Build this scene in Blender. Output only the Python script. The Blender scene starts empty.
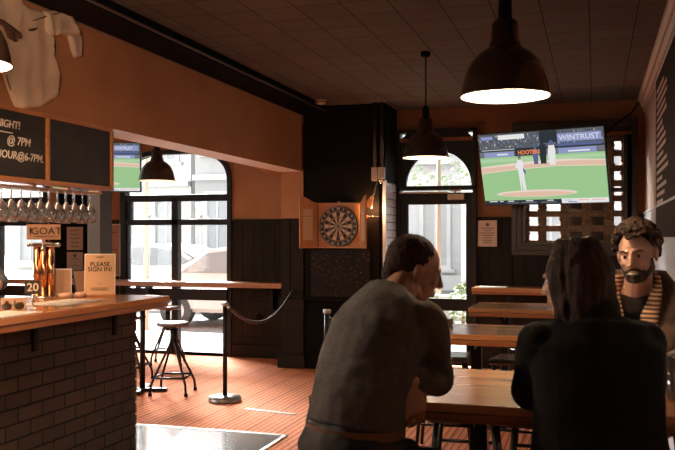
import bpy, bmesh, math, random
from mathutils import Vector, Matrix, Euler, noise
random.seed(7)
SC = bpy.context.scene
COL = SC.collection
PI = math.pi
R = math.radians

# ------------------------------------------------------------------ materials
MATS = {}
def mat(name, color, rough=.6, metal=0., nscale=None, namt=.25, color2=None, bump=0., bscale=None,
        emit=None, estr=1., coat=0., stretch=None, spec=.5, sheen=0.):
    if name in MATS: return MATS[name]
    m = bpy.data.materials.new(name); m.use_nodes = True
    nt = m.node_tree; b = nt.nodes['Principled BSDF']
    b.inputs['Base Color'].default_value = (*color, 1)
    b.inputs['Roughness'].default_value = rough
    b.inputs['Metallic'].default_value = metal
    b.inputs['Specular IOR Level'].default_value = spec
    b.inputs['Coat Weight'].default_value = coat
    b.inputs['Sheen Weight'].default_value = sheen
    if emit:
        b.inputs['Emission Color'].default_value = (*emit, 1)
        b.inputs['Emission Strength'].default_value = estr
    tc = nt.nodes.new('ShaderNodeTexCoord')
    mp = nt.nodes.new('ShaderNodeMapping')
    nt.links.new(tc.outputs['Object'], mp.inputs[0])
    if stretch: mp.inputs['Scale'].default_value = stretch
    if nscale:
        n = nt.nodes.new('ShaderNodeTexNoise'); n.inputs['Scale'].default_value = nscale
        n.inputs['Detail'].default_value = 5
        nt.links.new(mp.outputs[0], n.inputs['Vector'])
        r = nt.nodes.new('ShaderNodeValToRGB')
        c2 = color2 or tuple(c*(1-namt) for c in color)
        c1 = color if color2 else tuple(min(1, c*(1+namt)) for c in color)
        r.color_ramp.elements[0].position = .32; r.color_ramp.elements[1].position = .68
        r.color_ramp.elements[0].color = (*c2, 1); r.color_ramp.elements[1].color = (*c1, 1)
        nt.links.new(n.outputs['Fac'], r.inputs[0]); nt.links.new(r.outputs[0], b.inputs['Base Color'])
    if bump:
        n2 = nt.nodes.new('ShaderNodeTexNoise'); n2.inputs['Scale'].default_value = bscale or nscale or 30
        n2.inputs['Detail'].default_value = 3
        nt.links.new(mp.outputs[0], n2.inputs['Vector'])
        bp = nt.nodes.new('ShaderNodeBump'); bp.inputs['Strength'].default_value = bump
        bp.inputs['Distance'].default_value = .01
        nt.links.new(n2.outputs['Fac'], bp.inputs['Height']); nt.links.new(bp.outputs[0], b.inputs['Normal'])
    MATS[name] = m
    return m

def brickmat(name, c1, c2, mortar, w, h, msize, offset=.5, rough=.6, bump=.3, axes='XZ', shift=(0,0), spec=.5, nvar=.3):
    m = bpy.data.materials.new(name); m.use_nodes = True
    nt = m.node_tree; b = nt.nodes['Principled BSDF']; b.inputs['Roughness'].default_value = rough
    b.inputs['Specular IOR Level'].default_value = spec
    tc = nt.nodes.new('ShaderNodeTexCoord'); sp = nt.nodes.new('ShaderNodeSeparateXYZ'); cb = nt.nodes.new('ShaderNodeCombineXYZ')
    nt.links.new(tc.outputs['Object'], sp.inputs[0])
    nt.links.new(sp.outputs[axes[0]], cb.inputs[0]); nt.links.new(sp.outputs[axes[1]], cb.inputs[1])
    mp = nt.nodes.new('ShaderNodeMapping'); mp.inputs['Location'].default_value = (shift[0], shift[1], 0)
    nt.links.new(cb.outputs[0], mp.inputs[0])
    br = nt.nodes.new('ShaderNodeTexBrick'); br.offset = offset
    br.inputs['Color1'].default_value = (*c1, 1); br.inputs['Color2'].default_value = (*c2, 1)
    br.inputs['Mortar'].default_value = (*mortar, 1); br.inputs['Scale'].default_value = 1
    br.inputs['Mortar Size'].default_value = msize; br.inputs['Brick Width'].default_value = w; br.inputs['Row Height'].default_value = h
    br.inputs['Mortar Smooth'].default_value = .3
    nt.links.new(mp.outputs[0], br.inputs['Vector'])
    nz = nt.nodes.new('ShaderNodeTexNoise'); nz.inputs['Scale'].default_value = 14; nz.inputs['Detail'].default_value = 6
    nt.links.new(tc.outputs['Object'], nz.inputs['Vector'])
    mx = nt.nodes.new('ShaderNodeMix'); mx.data_type = 'RGBA'; mx.blend_type = 'MULTIPLY'; mx.inputs[0].default_value = nvar
    nt.links.new(br.outputs['Color'], mx.inputs[6]); nt.links.new(nz.outputs['Color'], mx.inputs[7])
    nt.links.new(mx.outputs[2], b.inputs['Base Color'])
    bp = nt.nodes.new('ShaderNodeBump'); bp.inputs['Strength'].default_value = bump; bp.inputs['Distance'].default_value = .01; bp.invert = True
    ad = nt.nodes.new('ShaderNodeMath'); ad.operation = 'MULTIPLY_ADD'; ad.inputs[1].default_value = -.25
    nt.links.new(nz.outputs['Fac'], ad.inputs[0]); nt.links.new(br.outputs['Fac'], ad.inputs[2])
    nt.links.new(ad.outputs[0], bp.inputs['Height']); nt.links.new(bp.outputs[0], b.inputs['Normal'])
    return m

def emat(name, c, s=1.):
    if name in MATS: return MATS[name]
    m = bpy.data.materials.new(name); m.use_nodes = True
    nt = m.node_tree; nt.nodes.remove(nt.nodes['Principled BSDF'])
    e = nt.nodes.new('ShaderNodeEmission'); e.inputs[0].default_value = (*c, 1); e.inputs[1].default_value = s
    nt.links.new(e.outputs[0], nt.nodes['Material Output'].inputs[0])
    MATS[name] = m; return m

def glassmat(name, tint=(1,1,1), refl=.1, rough=.02):
    m = bpy.data.materials.new(name); m.use_nodes = True
    nt = m.node_tree; nt.nodes.remove(nt.nodes['Principled BSDF'])
    t = nt.nodes.new('ShaderNodeBsdfTransparent'); t.inputs[0].default_value = (*tint, 1)
    g = nt.nodes.new('ShaderNodeBsdfGlossy'); g.inputs['Roughness'].default_value = rough
    if name == 'drinking_glass':
        df = nt.nodes.new('ShaderNodeBsdfTranslucent'); df.inputs[0].default_value = (1,.97,.93,1); m0 = nt.nodes.new('ShaderNodeMixShader'); m0.inputs[0].default_value = .25; nt.links.new(t.outputs[0], m0.inputs[1]); nt.links.new(df.outputs[0], m0.inputs[2]); t = m0  # milky white mix stands in for window light refracted through the glass
    lw = nt.nodes.new('ShaderNodeLayerWeight'); lw.inputs[0].default_value = .25
    ml = nt.nodes.new('ShaderNodeMath'); ml.operation = 'MULTIPLY_ADD'; ml.inputs[1].default_value = .8; ml.inputs[2].default_value = refl*.4
    mx = nt.nodes.new('ShaderNodeMixShader')
    nt.links.new(lw.outputs['Fresnel'], ml.inputs[0]); nt.links.new(ml.outputs[0], mx.inputs[0])
    nt.links.new(t.outputs[0], mx.inputs[1]); nt.links.new(g.outputs[0], mx.inputs[2])
    nt.links.new(mx.outputs[0], nt.nodes['Material Output'].inputs[0])
    return m

def woodmat(name, c1, c2, rough=.3, axis='X', plank=None, coat=.0, spec=.5):
    m = bpy.data.materials.new(name); m.use_nodes = True
    nt = m.node_tree; b = nt.nodes['Principled BSDF']; b.inputs['Roughness'].default_value = rough
    b.inputs['Coat Weight'].default_value = coat; b.inputs['Coat Roughness'].default_value = .12; b.inputs['Specular IOR Level'].default_value = spec
    tc = nt.nodes.new('ShaderNodeTexCoord'); mp = nt.nodes.new('ShaderNodeMapping')
    s = {'X': (1.2, 22, 22), 'Y': (22, 1.2, 22), 'Z': (22, 22, 1.2)}[axis]
    mp.inputs['Scale'].default_value = s; nt.links.new(tc.outputs['Object'], mp.inputs[0])
    n = nt.nodes.new('ShaderNodeTexNoise'); n.inputs['Scale'].default_value = 1.6; n.inputs['Detail'].default_value = 6; n.inputs['Distortion'].default_value = .6
    nt.links.new(mp.outputs[0], n.inputs['Vector'])
    r = nt.nodes.new('ShaderNodeValToRGB'); r.color_ramp.elements[0].position = .3; r.color_ramp.elements[1].position = .7
    r.color_ramp.elements[0].color = (*c2, 1); r.color_ramp.elements[1].color = (*c1, 1)
    nt.links.new(n.outputs['Fac'], r.inputs[0])
    last = r.outputs[0]
    if plank:
        sp = nt.nodes.new('ShaderNodeSeparateXYZ'); nt.links.new(tc.outputs['Object'], sp.inputs[0])
        dv = nt.nodes.new('ShaderNodeMath'); dv.operation = 'DIVIDE'; dv.inputs[1].default_value = plank[1]
        nt.links.new(sp.outputs[plank[0]], dv.inputs[0])
        fl = nt.nodes.new('ShaderNodeMath'); fl.operation = 'FLOOR'; nt.links.new(dv.outputs[0], fl.inputs[0])
        wn = nt.nodes.new('ShaderNodeTexWhiteNoise'); wn.noise_dimensions = '1D'; nt.links.new(fl.outputs[0], wn.inputs['W'])
        mr = nt.nodes.new('ShaderNodeMapRange'); mr.inputs[3].default_value = .72; mr.inputs[4].default_value = 1.15
        nt.links.new(wn.outputs['Value'], mr.inputs[0])
        mx = nt.nodes.new('ShaderNodeMix'); mx.data_type = 'RGBA'; mx.blend_type = 'MULTIPLY'; mx.inputs[0].default_value = 1
        nt.links.new(last, mx.inputs[6]); nt.links.new(mr.outputs[0], mx.inputs[7]); last = mx.outputs[2]
    nt.links.new(last, b.inputs['Base Color'])
    return m

# ------------------------------------------------------------------ geometry
def V(*a): return Vector(a)
def box(bm, x0, x1, y0, y1, z0, z1, bev=0., mi=0, rot=None):
    vs = [bm.verts.new((x, y, z)) for x in (x0, x1) for y in (y0, y1) for z in (z0, z1)]
    if rot:
        M, c = rot
        for v in vs: v.co = M @ (v.co - c) + c
    f = []
    for q in ((0,1,3,2),(4,6,7,5),(0,4,5,1),(2,3,7,6),(0,2,6,4),(1,5,7,3)):
        fc = bm.faces.new([vs[i] for i in q]); fc.material_index = mi; f.append(fc)
    if bev > 0:
        es = list({e for fc in f for e in fc.edges})
        r = bmesh.ops.bevel(bm, geom=es, offset=bev, segments=2, affect='EDGES', profile=.6)
        for fc in r['faces']: fc.material_index = mi
def frame_of(d):
    d = d.normalized(); a = V(0,0,1) if abs(d.z) < .95 else V(1,0,0)
    x = a.cross(d).normalized(); return x, d.cross(x)
def cone(bm, p0, p1, r0, r1=None, n=16, cap=True, mi=0, smooth=True):
    p0, p1 = Vector(p0), Vector(p1); r1 = r0 if r1 is None else r1
    x, y = frame_of(p1-p0)
    A = [bm.verts.new(p0+(x*math.cos(2*PI*i/n)+y*math.sin(2*PI*i/n))*r0) for i in range(n)]
    B = [bm.verts.new(p1+(x*math.cos(2*PI*i/n)+y*math.sin(2*PI*i/n))*r1) for i in range(n)]
    for i in range(n):
        f = bm.faces.new((A[i], A[(i+1)%n], B[(i+1)%n], B[i])); f.smooth = smooth; f.material_index = mi
    if cap:
        f = bm.faces.new(A[::-1]); f.material_index = mi
        f = bm.faces.new(B); f.material_index = mi
def tube(bm, pts, r, n=10, closed=False, mi=0, cap=True):
    pts = [Vector(p) for p in pts]; rs = r if isinstance(r, (list, tuple)) else [r]*len(pts)
    rings = []; N = len(pts); px = None
    for i, p in enumerate(pts):
        if closed: d = pts[(i+1)%N]-pts[i-1]
        else: d = pts[min(i+1, N-1)]-pts[max(i-1, 0)]
        d.normalize()
        if px is None: x, y = frame_of(d)
        else:
            x = (px-d*px.dot(d)).normalized(); y = d.cross(x)
        px = x
        rings.append([bm.verts.new(p+(x*math.cos(2*PI*k/n)+y*math.sin(2*PI*k/n))*rs[i]) for k in range(n)])
    for i in range(N if closed else N-1):
        a, b = rings[i], rings[(i+1)%N]
        for k in range(n):
            f = bm.faces.new((a[k], a[(k+1)%n], b[(k+1)%n], b[k])); f.smooth = True; f.material_index = mi
    if cap and not closed:
        bm.faces.new(rings[0][::-1]).material_index = mi; bm.faces.new(rings[-1]).material_index = mi
def lathe(bm, prof, c=(0,0,0), n=32, mi=0, closed=False):
    c = Vector(c); rings = []
    for r, z in prof:
        if r < 1e-6: rings.append([bm.verts.new(c+V(0,0,z))])
        else: rings.append([bm.verts.new(c+V(r*math.cos(2*PI*k/n), r*math.sin(2*PI*k/n), z)) for k in range(n)])
    L = len(rings)
    for i in range(L if closed else L-1):
        a, b = rings[i], rings[(i+1)%L]
        for k in range(n):
            k2 = (k+1)%n
            if len(a) == 1 and len(b) == 1: continue
            if len(a) == 1: f = bm.faces.new((a[0], b[k2], b[k]))
            elif len(b) == 1: f = bm.faces.new((a[k], a[k2], b[0]))
            else: f = bm.faces.new((a[k], a[k2], b[k2], b[k]))
            f.smooth = True; f.material_index = mi
def ball(bm, c, r, n=12, M=None, mi=0):
    r = (r, r, r) if not isinstance(r, (tuple, list)) else r
    T = Matrix.Translation(Vector(c)) @ (M.to_4x4() if M else Matrix.Identity(4)) @ Matrix.Diagonal((*r, 1))
    q = bmesh.ops.create_uvsphere(bm, u_segments=n*2, v_segments=n, radius=1, matrix=T)
    for v in q['verts']:
        for f in v.link_faces: f.smooth = True; f.material_index = mi
def cap(bm, p0, r0, p1, r1, n=14):
    """closed tapered capsule"""
    p0, p1 = Vector(p0), Vector(p1); d = p1-p0; L = d.length
    if L < 1e-5: ball(bm, p0, r0); return
    x, y = frame_of(d); d = d/L
    st = []
    for k in range(5): a = -PI/2+PI/2*k/5; st.append((p0+d*math.sin(a)*r0, math.cos(a)*r0))
    st.append((p0, r0)); st.append((p1, r1))
    for k in range(1, 6): a = PI/2*k/5; st.append((p1+d*math.sin(a)*r1, math.cos(a)*r1))
    rings = []
    for c, r in st:
        if r < 1e-5: rings.append([bm.verts.new(c)])
        else: rings.append([bm.verts.new(c+(x*math.cos(2*PI*k/n)+y*math.sin(2*PI*k/n))*r) for k in range(n)])
    for i in range(len(rings)-1):
        a, b = rings[i], rings[i+1]
        for k in range(n):
            k2 = (k+1)%n
            if len(a) == 1: bm.faces.new((a[0], b[k2], b[k]))
            elif len(b) == 1: bm.faces.new((a[k], a[k2], b[0]))
            else: bm.faces.new((a[k], a[k2], b[k2], b[k]))
def loft(bm, rings, n=24):
    """rings: (center, xaxis vec scaled, yaxis vec scaled); closed with caps"""
    RR = []
    for c, ax, ay in rings:
        RR.append([bm.verts.new(Vector(c)+Vector(ax)*math.cos(2*PI*k/n)+Vector(ay)*math.sin(2*PI*k/n)) for k in range(n)])
    for a, b in zip(RR, RR[1:]):
        for k in range(n):
            bm.faces.new((a[k], a[(k+1)%n], b[(k+1)%n], b[k]))
    bm.faces.new(RR[0][::-1]); bm.faces.new(RR[-1])
def poly(bm, pts, y=0., depth=0., mi=0, plane='XZ'):
    def P(a, b, d):
        return {'XZ': (a, d, b), 'YZ': (d, a, b), 'XY': (a, b, d)}[plane]
    A = [bm.verts.new(P(a, b, y)) for a, b in pts]
    f = bm.faces.new(A); f.material_index = mi
    if depth:
        B = [bm.verts.new(P(a, b, y+depth)) for a, b in pts]
        f = bm.faces.new(B[::-1]); f.material_index = mi
        n = len(pts)
        for i in range(n):
            f = bm.faces.new((A[i], B[i], B[(i+1)%n], A[(i+1)%n])); f.material_index = mi

def wm(o):
    m = o.matrix_basis.copy()
    while o.parent: o = o.parent; m = o.matrix_basis @ m
    return m
def obj(name, bm, m=None, parent=None, world=False, label=None):
    bmesh.ops.recalc_face_normals(bm, faces=bm.faces[:])
    me = bpy.data.meshes.new(name); 
    if world and parent: bm.transform(wm(parent).inverted())
    bm.to_mesh(me); bm.free()
    for x in (m if isinstance(m, (list, tuple)) else [m]):
        if x: me.materials.append(x)
    o = bpy.data.objects.new(name, me); COL.objects.link(o)
    if parent: o.parent = parent
    if label: o['label'] = label
    return o
def thing(name, label, cat, loc=(0,0,0), rz=0., group=None):
    o = bpy.data.objects.new(name, None); COL.objects.link(o); o.empty_display_size = .1
    o.location = loc; o.rotation_euler = (0, 0, rz); o['label'] = label; o['category'] = cat
    if group: o['group'] = group
    return o
def tag(o, label, cat, group=None, kind=None):
    o['label'] = label; o['category'] = cat
    if group: o['group'] = group
    if kind: o['kind'] = kind
    return o
def struct(name, bm, m, parent=None, label=None):
    o = obj(name, bm, m, parent)
    if not parent: o['kind'] = 'structure'
    if label: o['label'] = label
    return o
def srroot(name, loc=(0,0,0), label=None):
    o = bpy.data.objects.new(name, None); COL.objects.link(o); o.location = loc; o['kind'] = 'structure'
    if label: o['label'] = label
    return o
def B(): return bmesh.new()
def dup(o, loc=None, rz=None, label=None, parent=None):
    c = o.copy(); COL.objects.link(c); c.parent = parent
    if parent is None:
        if loc is not None: c.location = loc
        if rz is not None: c.rotation_euler = (0, 0, rz)
        if label: c['label'] = label
    for ch in list(o.children): dup(ch, parent=c)
    return c
def text(name, s, size, m, parent, loc, rot=(PI/2,0,0), extrude=.001, align='CENTER', label=None, sx=1., bold=0., shear=0.):
    cu = bpy.data.curves.new(name, 'FONT'); cu.body = s; cu.size = size; cu.extrude = extrude
    cu.align_x = align; cu.align_y = 'CENTER'; cu.offset = bold; cu.resolution_u = 3; cu.shear = shear
    t = bpy.data.objects.new('tmp', cu); COL.objects.link(t)
    dg = bpy.context.evaluated_depsgraph_get(); me = bpy.data.meshes.new_from_object(t.evaluated_get(dg))
    bpy.data.objects.remove(t); bpy.data.curves.remove(cu)
    me.transform(Matrix.Translation(Vector(loc)) @ Euler(rot).to_matrix().to_4x4() @ Matrix.Diagonal((sx, 1, 1, 1)))
    me.materials.clear(); me.materials.append(m)
    o = bpy.data.objects.new(name, me); COL.objects.link(o); o.parent = parent
    if label: o['label'] = label
    return o
def remesh(bm, voxel, smooth=6, fac=.5):
    me = bpy.data.meshes.new('tmp'); bmesh.ops.recalc_face_normals(bm, faces=bm.faces[:]); bm.to_mesh(me); bm.free()
    o = bpy.data.objects.new('tmp', me); COL.objects.link(o)
    md = o.modifiers.new('r', 'REMESH'); md.mode = 'VOXEL'; md.voxel_size = voxel; md.use_smooth_shade = True
    if smooth:
        sm = o.modifiers.new('s', 'SMOOTH'); sm.iterations = smooth; sm.factor = fac
    dg = bpy.context.evaluated_depsgraph_get()
    out = bmesh.new(); e = o.evaluated_get(dg); m2 = e.to_mesh(); out.from_mesh(m2); e.to_mesh_clear()
    bpy.data.objects.remove(o); bpy.data.meshes.remove(me)
    for f in out.faces: f.smooth = True
    return out

# ------------------------------------------------------------------ camera & world
cam = bpy.data.cameras.new('camera'); co = bpy.data.objects.new('camera', cam); COL.objects.link(co)
co.location = (0, 0, 1.5); co.rotation_euler = (PI/2, 0, R(17.04)); cam.sensor_width = 36; cam.lens = 44.8
cam.shift_y = .0185; cam.clip_start = .05
cam.dof.use_dof = True; cam.dof.focus_distance = 8.0; cam.dof.aperture_fstop = 7.0
SC.camera = co
SC.view_settings.view_transform = 'Standard'; SC.view_settings.look = 'None'; SC.view_settings.gamma = 1
SC.view_settings.exposure = 0.0
SC.cycles.use_denoising = True
SC.cycles.max_bounces = 8; SC.cycles.sample_clamp_indirect = 6; SC.cycles.caustics_reflective = False; SC.cycles.caustics_refractive = False
SC.cycles.transparent_max_bounces = 16
w = bpy.data.worlds.new('sky'); SC.world = w; w.use_nodes = True
w.node_tree.nodes['Background'].inputs[0].default_value = (.93, .97, 1, 1)
w.node_tree.nodes['Background'].inputs[1].default_value = 2.5

def sun(d, e, ang, c=(1,1,1)):
    l = bpy.data.lights.new('sun', 'SUN'); l.energy = e; l.angle = R(ang); l.color = c
    o = bpy.data.objects.new('sun', l); COL.objects.link(o); o.rotation_euler = Vector(d).to_track_quat('-Z', 'Y').to_euler(); return o
sun((.62, -.62, -.52), 105, 34, (1, .97, .93))

# palette
M_orange = mat('terracotta_paint', (.39, .165, .07), .9, nscale=3, namt=.08)
M_dark = mat('charcoal_panel_paint', (.017, .0115, .008), .7, nscale=4, namt=.15, spec=.12)
M_black = mat('black_paint', (.004, .003, .0025), .8, spec=.08)
M_ceil = brickmat('ceiling_tiles', (.145, .122, .108), (.125, .104, .092), (.02, .016, .013), .305, .305, .004, offset=0., rough=.9, bump=.3, axes='XY', shift=(.036, -5.75+.305*30), spec=.1, nvar=.35)
M_bmetal = mat('black_metal', (.012, .011, .011), .35, metal=.6)
M_steel = mat('brushed_steel', (.6, .58, .55), .25, metal=1.)
M_frame = mat('window_frame_paint', (.012, .009, .008), .5, spec=.25)
M_wood = woodmat('honey_table_wood', (.60, .27, .115), (.46, .19, .075), .22, 'X', plank=('Y', .09), spec=.6, coat=.12)
M_woode = woodmat('table_edge_wood', (.34, .12, .036), (.22, .07, .02), .4, 'X')
M_shelf = woodmat('shelf_wood', (.42, .19, .085), (.30, .12, .05), .4, 'X')
M_bartop = woodmat('bar_top_wood', (.50, .20, .07), (.33, .11, .032), .22, 'Y', plank=('X', .12), spec=.6)
M_oak = woodmat('cabinet_wood', (.50, .22, .08), (.36, .14, .045), .45, 'Z')
M_paper = mat('paper', (.62, .56, .50), .9, nscale=20, namt=.04)
M_ink = mat('ink', (.03, .025, .022), .8)
M_glass = glassmat('window_glass', (.97, .98, .98), .1)
M_brick = brickmat('painted_dark_brick', (.085, .050, .036), (.058, .034, .025), (.008, .005, .004), .218, .088, .007, rough=.75, bump=1., axes='YZ', shift=(.02, -.01), nvar=.5, spec=.25)
M_tile = brickmat('white_wall_tile', (.80, .80, .82), (.74, .74, .76), (.12, .11, .11), .15, .088, .005, offset=.5, rough=.25, bump=.4, axes='YZ', nvar=.1)

# ------------------------------------------------------------------ floor
m = bpy.data.materials.new('striped_orange_carpet'); m.use_nodes = True
nt = m.node_tree; b = nt.nodes['Principled BSDF']; b.inputs['Roughness'].default_value = .95; b.inputs['Specular IOR Level'].default_value = .25
tc = nt.nodes.new('ShaderNodeTexCoord'); sp = nt.nodes.new('ShaderNodeSeparateXYZ'); nt.links.new(tc.outputs['Object'], sp.inputs[0])
def stripes(width, duty):
    a = nt.nodes.new('ShaderNodeMath'); a.operation = 'DIVIDE'; a.inputs[1].default_value = width; nt.links.new(sp.outputs[0], a.inputs[0])
    f = nt.nodes.new('ShaderNodeMath'); f.operation = 'FRACT'; nt.links.new(a.outputs[0], f.inputs[0])
    l = nt.nodes.new('ShaderNodeMath'); l.operation = 'LESS_THAN'; l.inputs[1].default_value = duty; nt.links.new(f.outputs[0], l.inputs[0]); return l
s1 = stripes(.052, .28); s2 = stripes(.26, .12)
dsh = nt.nodes.new('ShaderNodeTexNoise'); dsh.inputs['Scale'].default_value = 40; nt.links.new(tc.outputs['Object'], dsh.inputs['Vector'])
base = nt.nodes.new('ShaderNodeValToRGB'); base.color_ramp.elements[0].color = (.62, .19, .075, 1); base.color_ramp.elements[1].color = (.76, .27, .12, 1)
base.color_ramp.elements[0].position = .35; base.color_ramp.elements[1].position = .65
nt.links.new(dsh.outputs['Fac'], base.inputs[0])
m1 = nt.nodes.new('ShaderNodeMix'); m1.data_type = 'RGBA'; m1.blend_type = 'MULTIPLY'; m1.inputs[7].default_value = (.55, .47, .44, 1)
nt.links.new(s1.outputs[0], m1.inputs[0]); nt.links.new(base.outputs[0], m1.inputs[6])
m2 = nt.nodes.new('ShaderNodeMix'); m2.data_type = 'RGBA'; m2.blend_type = 'MULTIPLY'; m2.inputs[7].default_value = (.72, .68, .66, 1)
nt.links.new(s2.outputs[0], m2.inputs[0]); nt.links.new(m1.outputs[2], m2.inputs[6]); nt.links.new(m2.outputs[2], b.inputs['Base Color'])
M_carpet = m
bm = B(); box(bm, -9.2, .8, -4, 10.0, -.1, 0); struct('floor', bm, M_carpet, label='orange carpet with dark pinstripes')
M_vinyl = mat('polished_floor_plate', (.62, .61, .60), .14, metal=.75, nscale=2.2, namt=.10)
bm = B(); box(bm, -8.9, -2.25, -3.9, 5.93, 0, .006); struct('floor', bm, M_vinyl, label='polished silver grey floor beside the bar')
M_trim = mat('aluminium_strip', (.75, .73, .71), .35, metal=.3)
bm = B(); box(bm, -5.2, -2.22, 5.93, 5.96, 0, .011); box(bm, -2.25, -2.22, -3.9, 5.96, 0, .011); struct('trim_1', bm, M_trim)
bm = B(); c_ = V(-2.67, 6.74, 0); box(bm, -2.925, -2.415, 6.72, 6.755, 0, .006, rot=(Matrix.Rotation(R(-10), 3, 'Z'), c_)); struct('trim_2', bm, M_trim, label='white strip across the carpet')

# ------------------------------------------------------------------ ceiling & walls
bm = B(); box(bm, -3.22, .8, -4, 10.0, 3.0, 3.12); struct('ceiling', bm, M_ceil, label='dark square ceiling tiles')
bm = B(); box(bm, -9.2, -3.22, -4, 10.0, 2.9, 3.12); struct('ceiling', bm, mat('bay_ceiling_paint', (.16, .11, .08), .9), label='ceiling over the bar')
bm = B(); box(bm, -3.5, -3.22, -4, 9.1, 2.26, 2.9)
o = struct('wall_left', bm, [M_orange, mat('white_soffit', (.90, .88, .86), .7)], label='orange bulkhead wall above the bar')
for p in o.data.polygons:
    if p.normal.z < -.9: p.material_index = 1
bm = B(); box(bm, -3.22, -2.92, -4, 9.1, 2.905, 3.0, .01); struct('trim_3', bm, M_black, label='black duct along the ceiling')
bm = B(); tube(bm, [(-2.9, y, 2.925) for y in (-3, 3, 4.6, 5.4, 9)], .012, 8); struct('trim_4', bm, mat('dull_conduit', (.05,.03,.02), .5), label='thin conduit under the ceiling')
# wall with openings helper: list of rects (x0,x1,z0,z1) on plane Y
def wallrects(name, rects, y0, y1, mats, label=None):
    bm = B()
    for r in rects: box(bm, r[0], r[1], y0, y1, r[2], r[3], mi=r[4] if len(r) > 4 else 0)
    return struct(name, bm, mats, label=label)
W1 = (-5.97, -4.38, 0.0, 2.6)       # window 1 opening
W2 = (-8.7, -7.1, 0.0, 2.6)
def boarded(x0, x1, z0, z1, y, bm, step=.145):
    """vertical tongue boards with v-grooves"""
    x = x0
    while x < x1-.01:
        e = min(x+step, x1); box(bm, x+.002, e-.002, y-.012, y, z0, z1, .002); x = e
WY = 9.75
rects = [(-9.2, W2[0], 0, 3), (W2[1], W1[0], 0, 3), (W1[1], -3.3, 0, 3), (W2[0], W2[1], 2.6, 3), (W1[0], W1[1], 2.6, 3)]
wallrects('wall_back_left', rects, WY, WY+.2, [M_orange], 'orange wall around the street windows')
bm = B()
boarded(W1[1]+.003, -3.45, .0, 1.72, WY, bm); boarded(W2[1]+.03, W1[0]-.03, 0, 1.72, WY, bm)
box(bm, W1[1]+.03, -3.45, WY-.03, WY, 1.70, 1.73); box(bm, W2[1]+.03, W1[0]-.03, WY-.03, WY, 1.70, 1.73)
struct('trim_5', bm, M_dark, label='dark boarded wainscot beside the window')
bm = B(); box(bm, W1[1]+.02, -3.45, WY-.05, WY-.012, 0, .16, .01); struct('baseboard_back', bm, M_dark)
# box frame on wainscot under shelf
bm = B(); box(bm, W1[1]+.04, -3.5, WY-.03, WY-.01, .64, .70); box(bm, W1[1]+.04, -3.5, WY-.03, WY-.01, .2, .25)
struct('trim_6', bm, M_dark)
bm = B(); ball(bm, (-4.0, WY-.02, .5), (.05, .012, .05)); lathe_c = None
tag(obj('wall_outlet', bm, M_black), 'small round black outlet low on the dark wall under the window shelf', 'outlet')
# soffit box near pillar
bm = B(); poly(bm, [(-3.5, 8.3), (-3.5, WY), (-3.86, WY), (-3.6, 8.6)], 2.28, .62, plane='XY'); struct('trim_7', bm, M_orange, label='boxed soffit beside the pillar')
# pillar
bm = B(); box(bm, -3.47, -3.2, 9.1, WY, 1.72, 2.28, mi=0); struct('wall_pillar', bm, [M_orange], label='orange upper part of pillar')
bm = B(); box(bm, -3.47, -3.2, 9.1, WY, 0, 1.72); box(bm, -3.49, -3.18, 9.06, WY, .76, .80, .006); box(bm, -3.485, -3.185, 9.075, WY, .66, .76, .004)
box(bm, -3.50, -3.17, 9.05, WY, 0, .15, .008); box(bm, -3.37, -3.36, 9.09, 9.1, .8, 1.72)
struct('trim_8', bm, M_dark, label='dark boarded lower part of pillar')
# dart wall
bm = B(); box(bm, -3.2, -2.24, 9.12, WY, 0, 3.0); struct('wall_dart', bm, M_black, label='black wall behind the dartboard')
bm = B(); box(bm, -3.17, -2.30, 9.09, 9.12, .82, 2.98)
box(bm, -3.2, -2.24, 9.06, 9.12, .78, .82); struct('trim_9', bm, mat('dark_brown_board', (.009, .006, .004), .8, spec=.06), label='dark board above and below dartboard')
bm = B(); box(bm, -3.2, -2.24, 9.08, 9.12, 0, .15); struct('baseboard_dart', bm, M_black)
# speckled scuffed panel
m = mat('dart_scuffed_panel', (.030, .018, .012), .5, spec=.12); nt = m.node_tree; b = nt.nodes['Principled BSDF']
tcx = nt.nodes.new('ShaderNodeTexCoord'); vo = nt.nodes.new('ShaderNodeTexVoronoi'); vo.inputs['Scale'].default_value = 34; nt.links.new(tcx.outputs['Object'], vo.inputs['Vector'])
r = nt.nodes.new('ShaderNodeValToRGB'); r.color_ramp.elements[0].position = .10; r.color_ramp.elements[1].position = .17
r.color_ramp.elements[0].color = (.34, .17, .08, 1); r.color_ramp.elements[1].color = (.012, .007, .005, 1)
nt.links.new(vo.outputs['Distance'], r.inputs[0]); nt.links.new(r.outputs[0], b.inputs['Base Color'])
bm = B(); box(bm, -3.09, -2.40, 9.06, 9.09, .83, 1.365, .004)
tag(obj('wall_panel', bm, m), 'dark glossy backboard panel full of pale dart holes below the dartboard', 'panel')
# tiled return, right of the dart wall
bm = B(); box(bm, -2.26, -2.235, 9.14, 9.70, .2, 2.12); struct('wall_tiled', bm, M_tile, label='white tiled side of the door recess')
bm = B(); box(bm, -2.262, -2.225, 9.095, 9.14, .15, 2.14, .004); struct('trim_10', bm, mat('white_edge_trim', (.6,.58,.56), .4), label='white edge strip on tiled corner')
for i, (x, r_) in enumerate(((-2.34, .025), (-2.262, .022))):
    t = thing('wall_conduit', ['thick dark pipe running down from the ceiling left of the tiled corner', 'dark pipe running down from the ceiling right above the tiled corner'][i], 'pipe', (x, 9.06-.01*i, 2.15))
    bm = B(); cone(bm, (0,0,.09), (0,0,.85), r_, n=14); obj('pipe', bm, mat('dark_pipe', (.06,.045,.035), .3, metal=.6), t)
    bm = B(); box(bm, -.035, .035, -.03, .03, (-.02, .0)[i], .13, .006); box(bm, -.037, .037, -.032, .032, .05, .056); obj('junction_box', bm, mat('beige_junction_box', (.45,.30,.2), .5), t)
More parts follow.
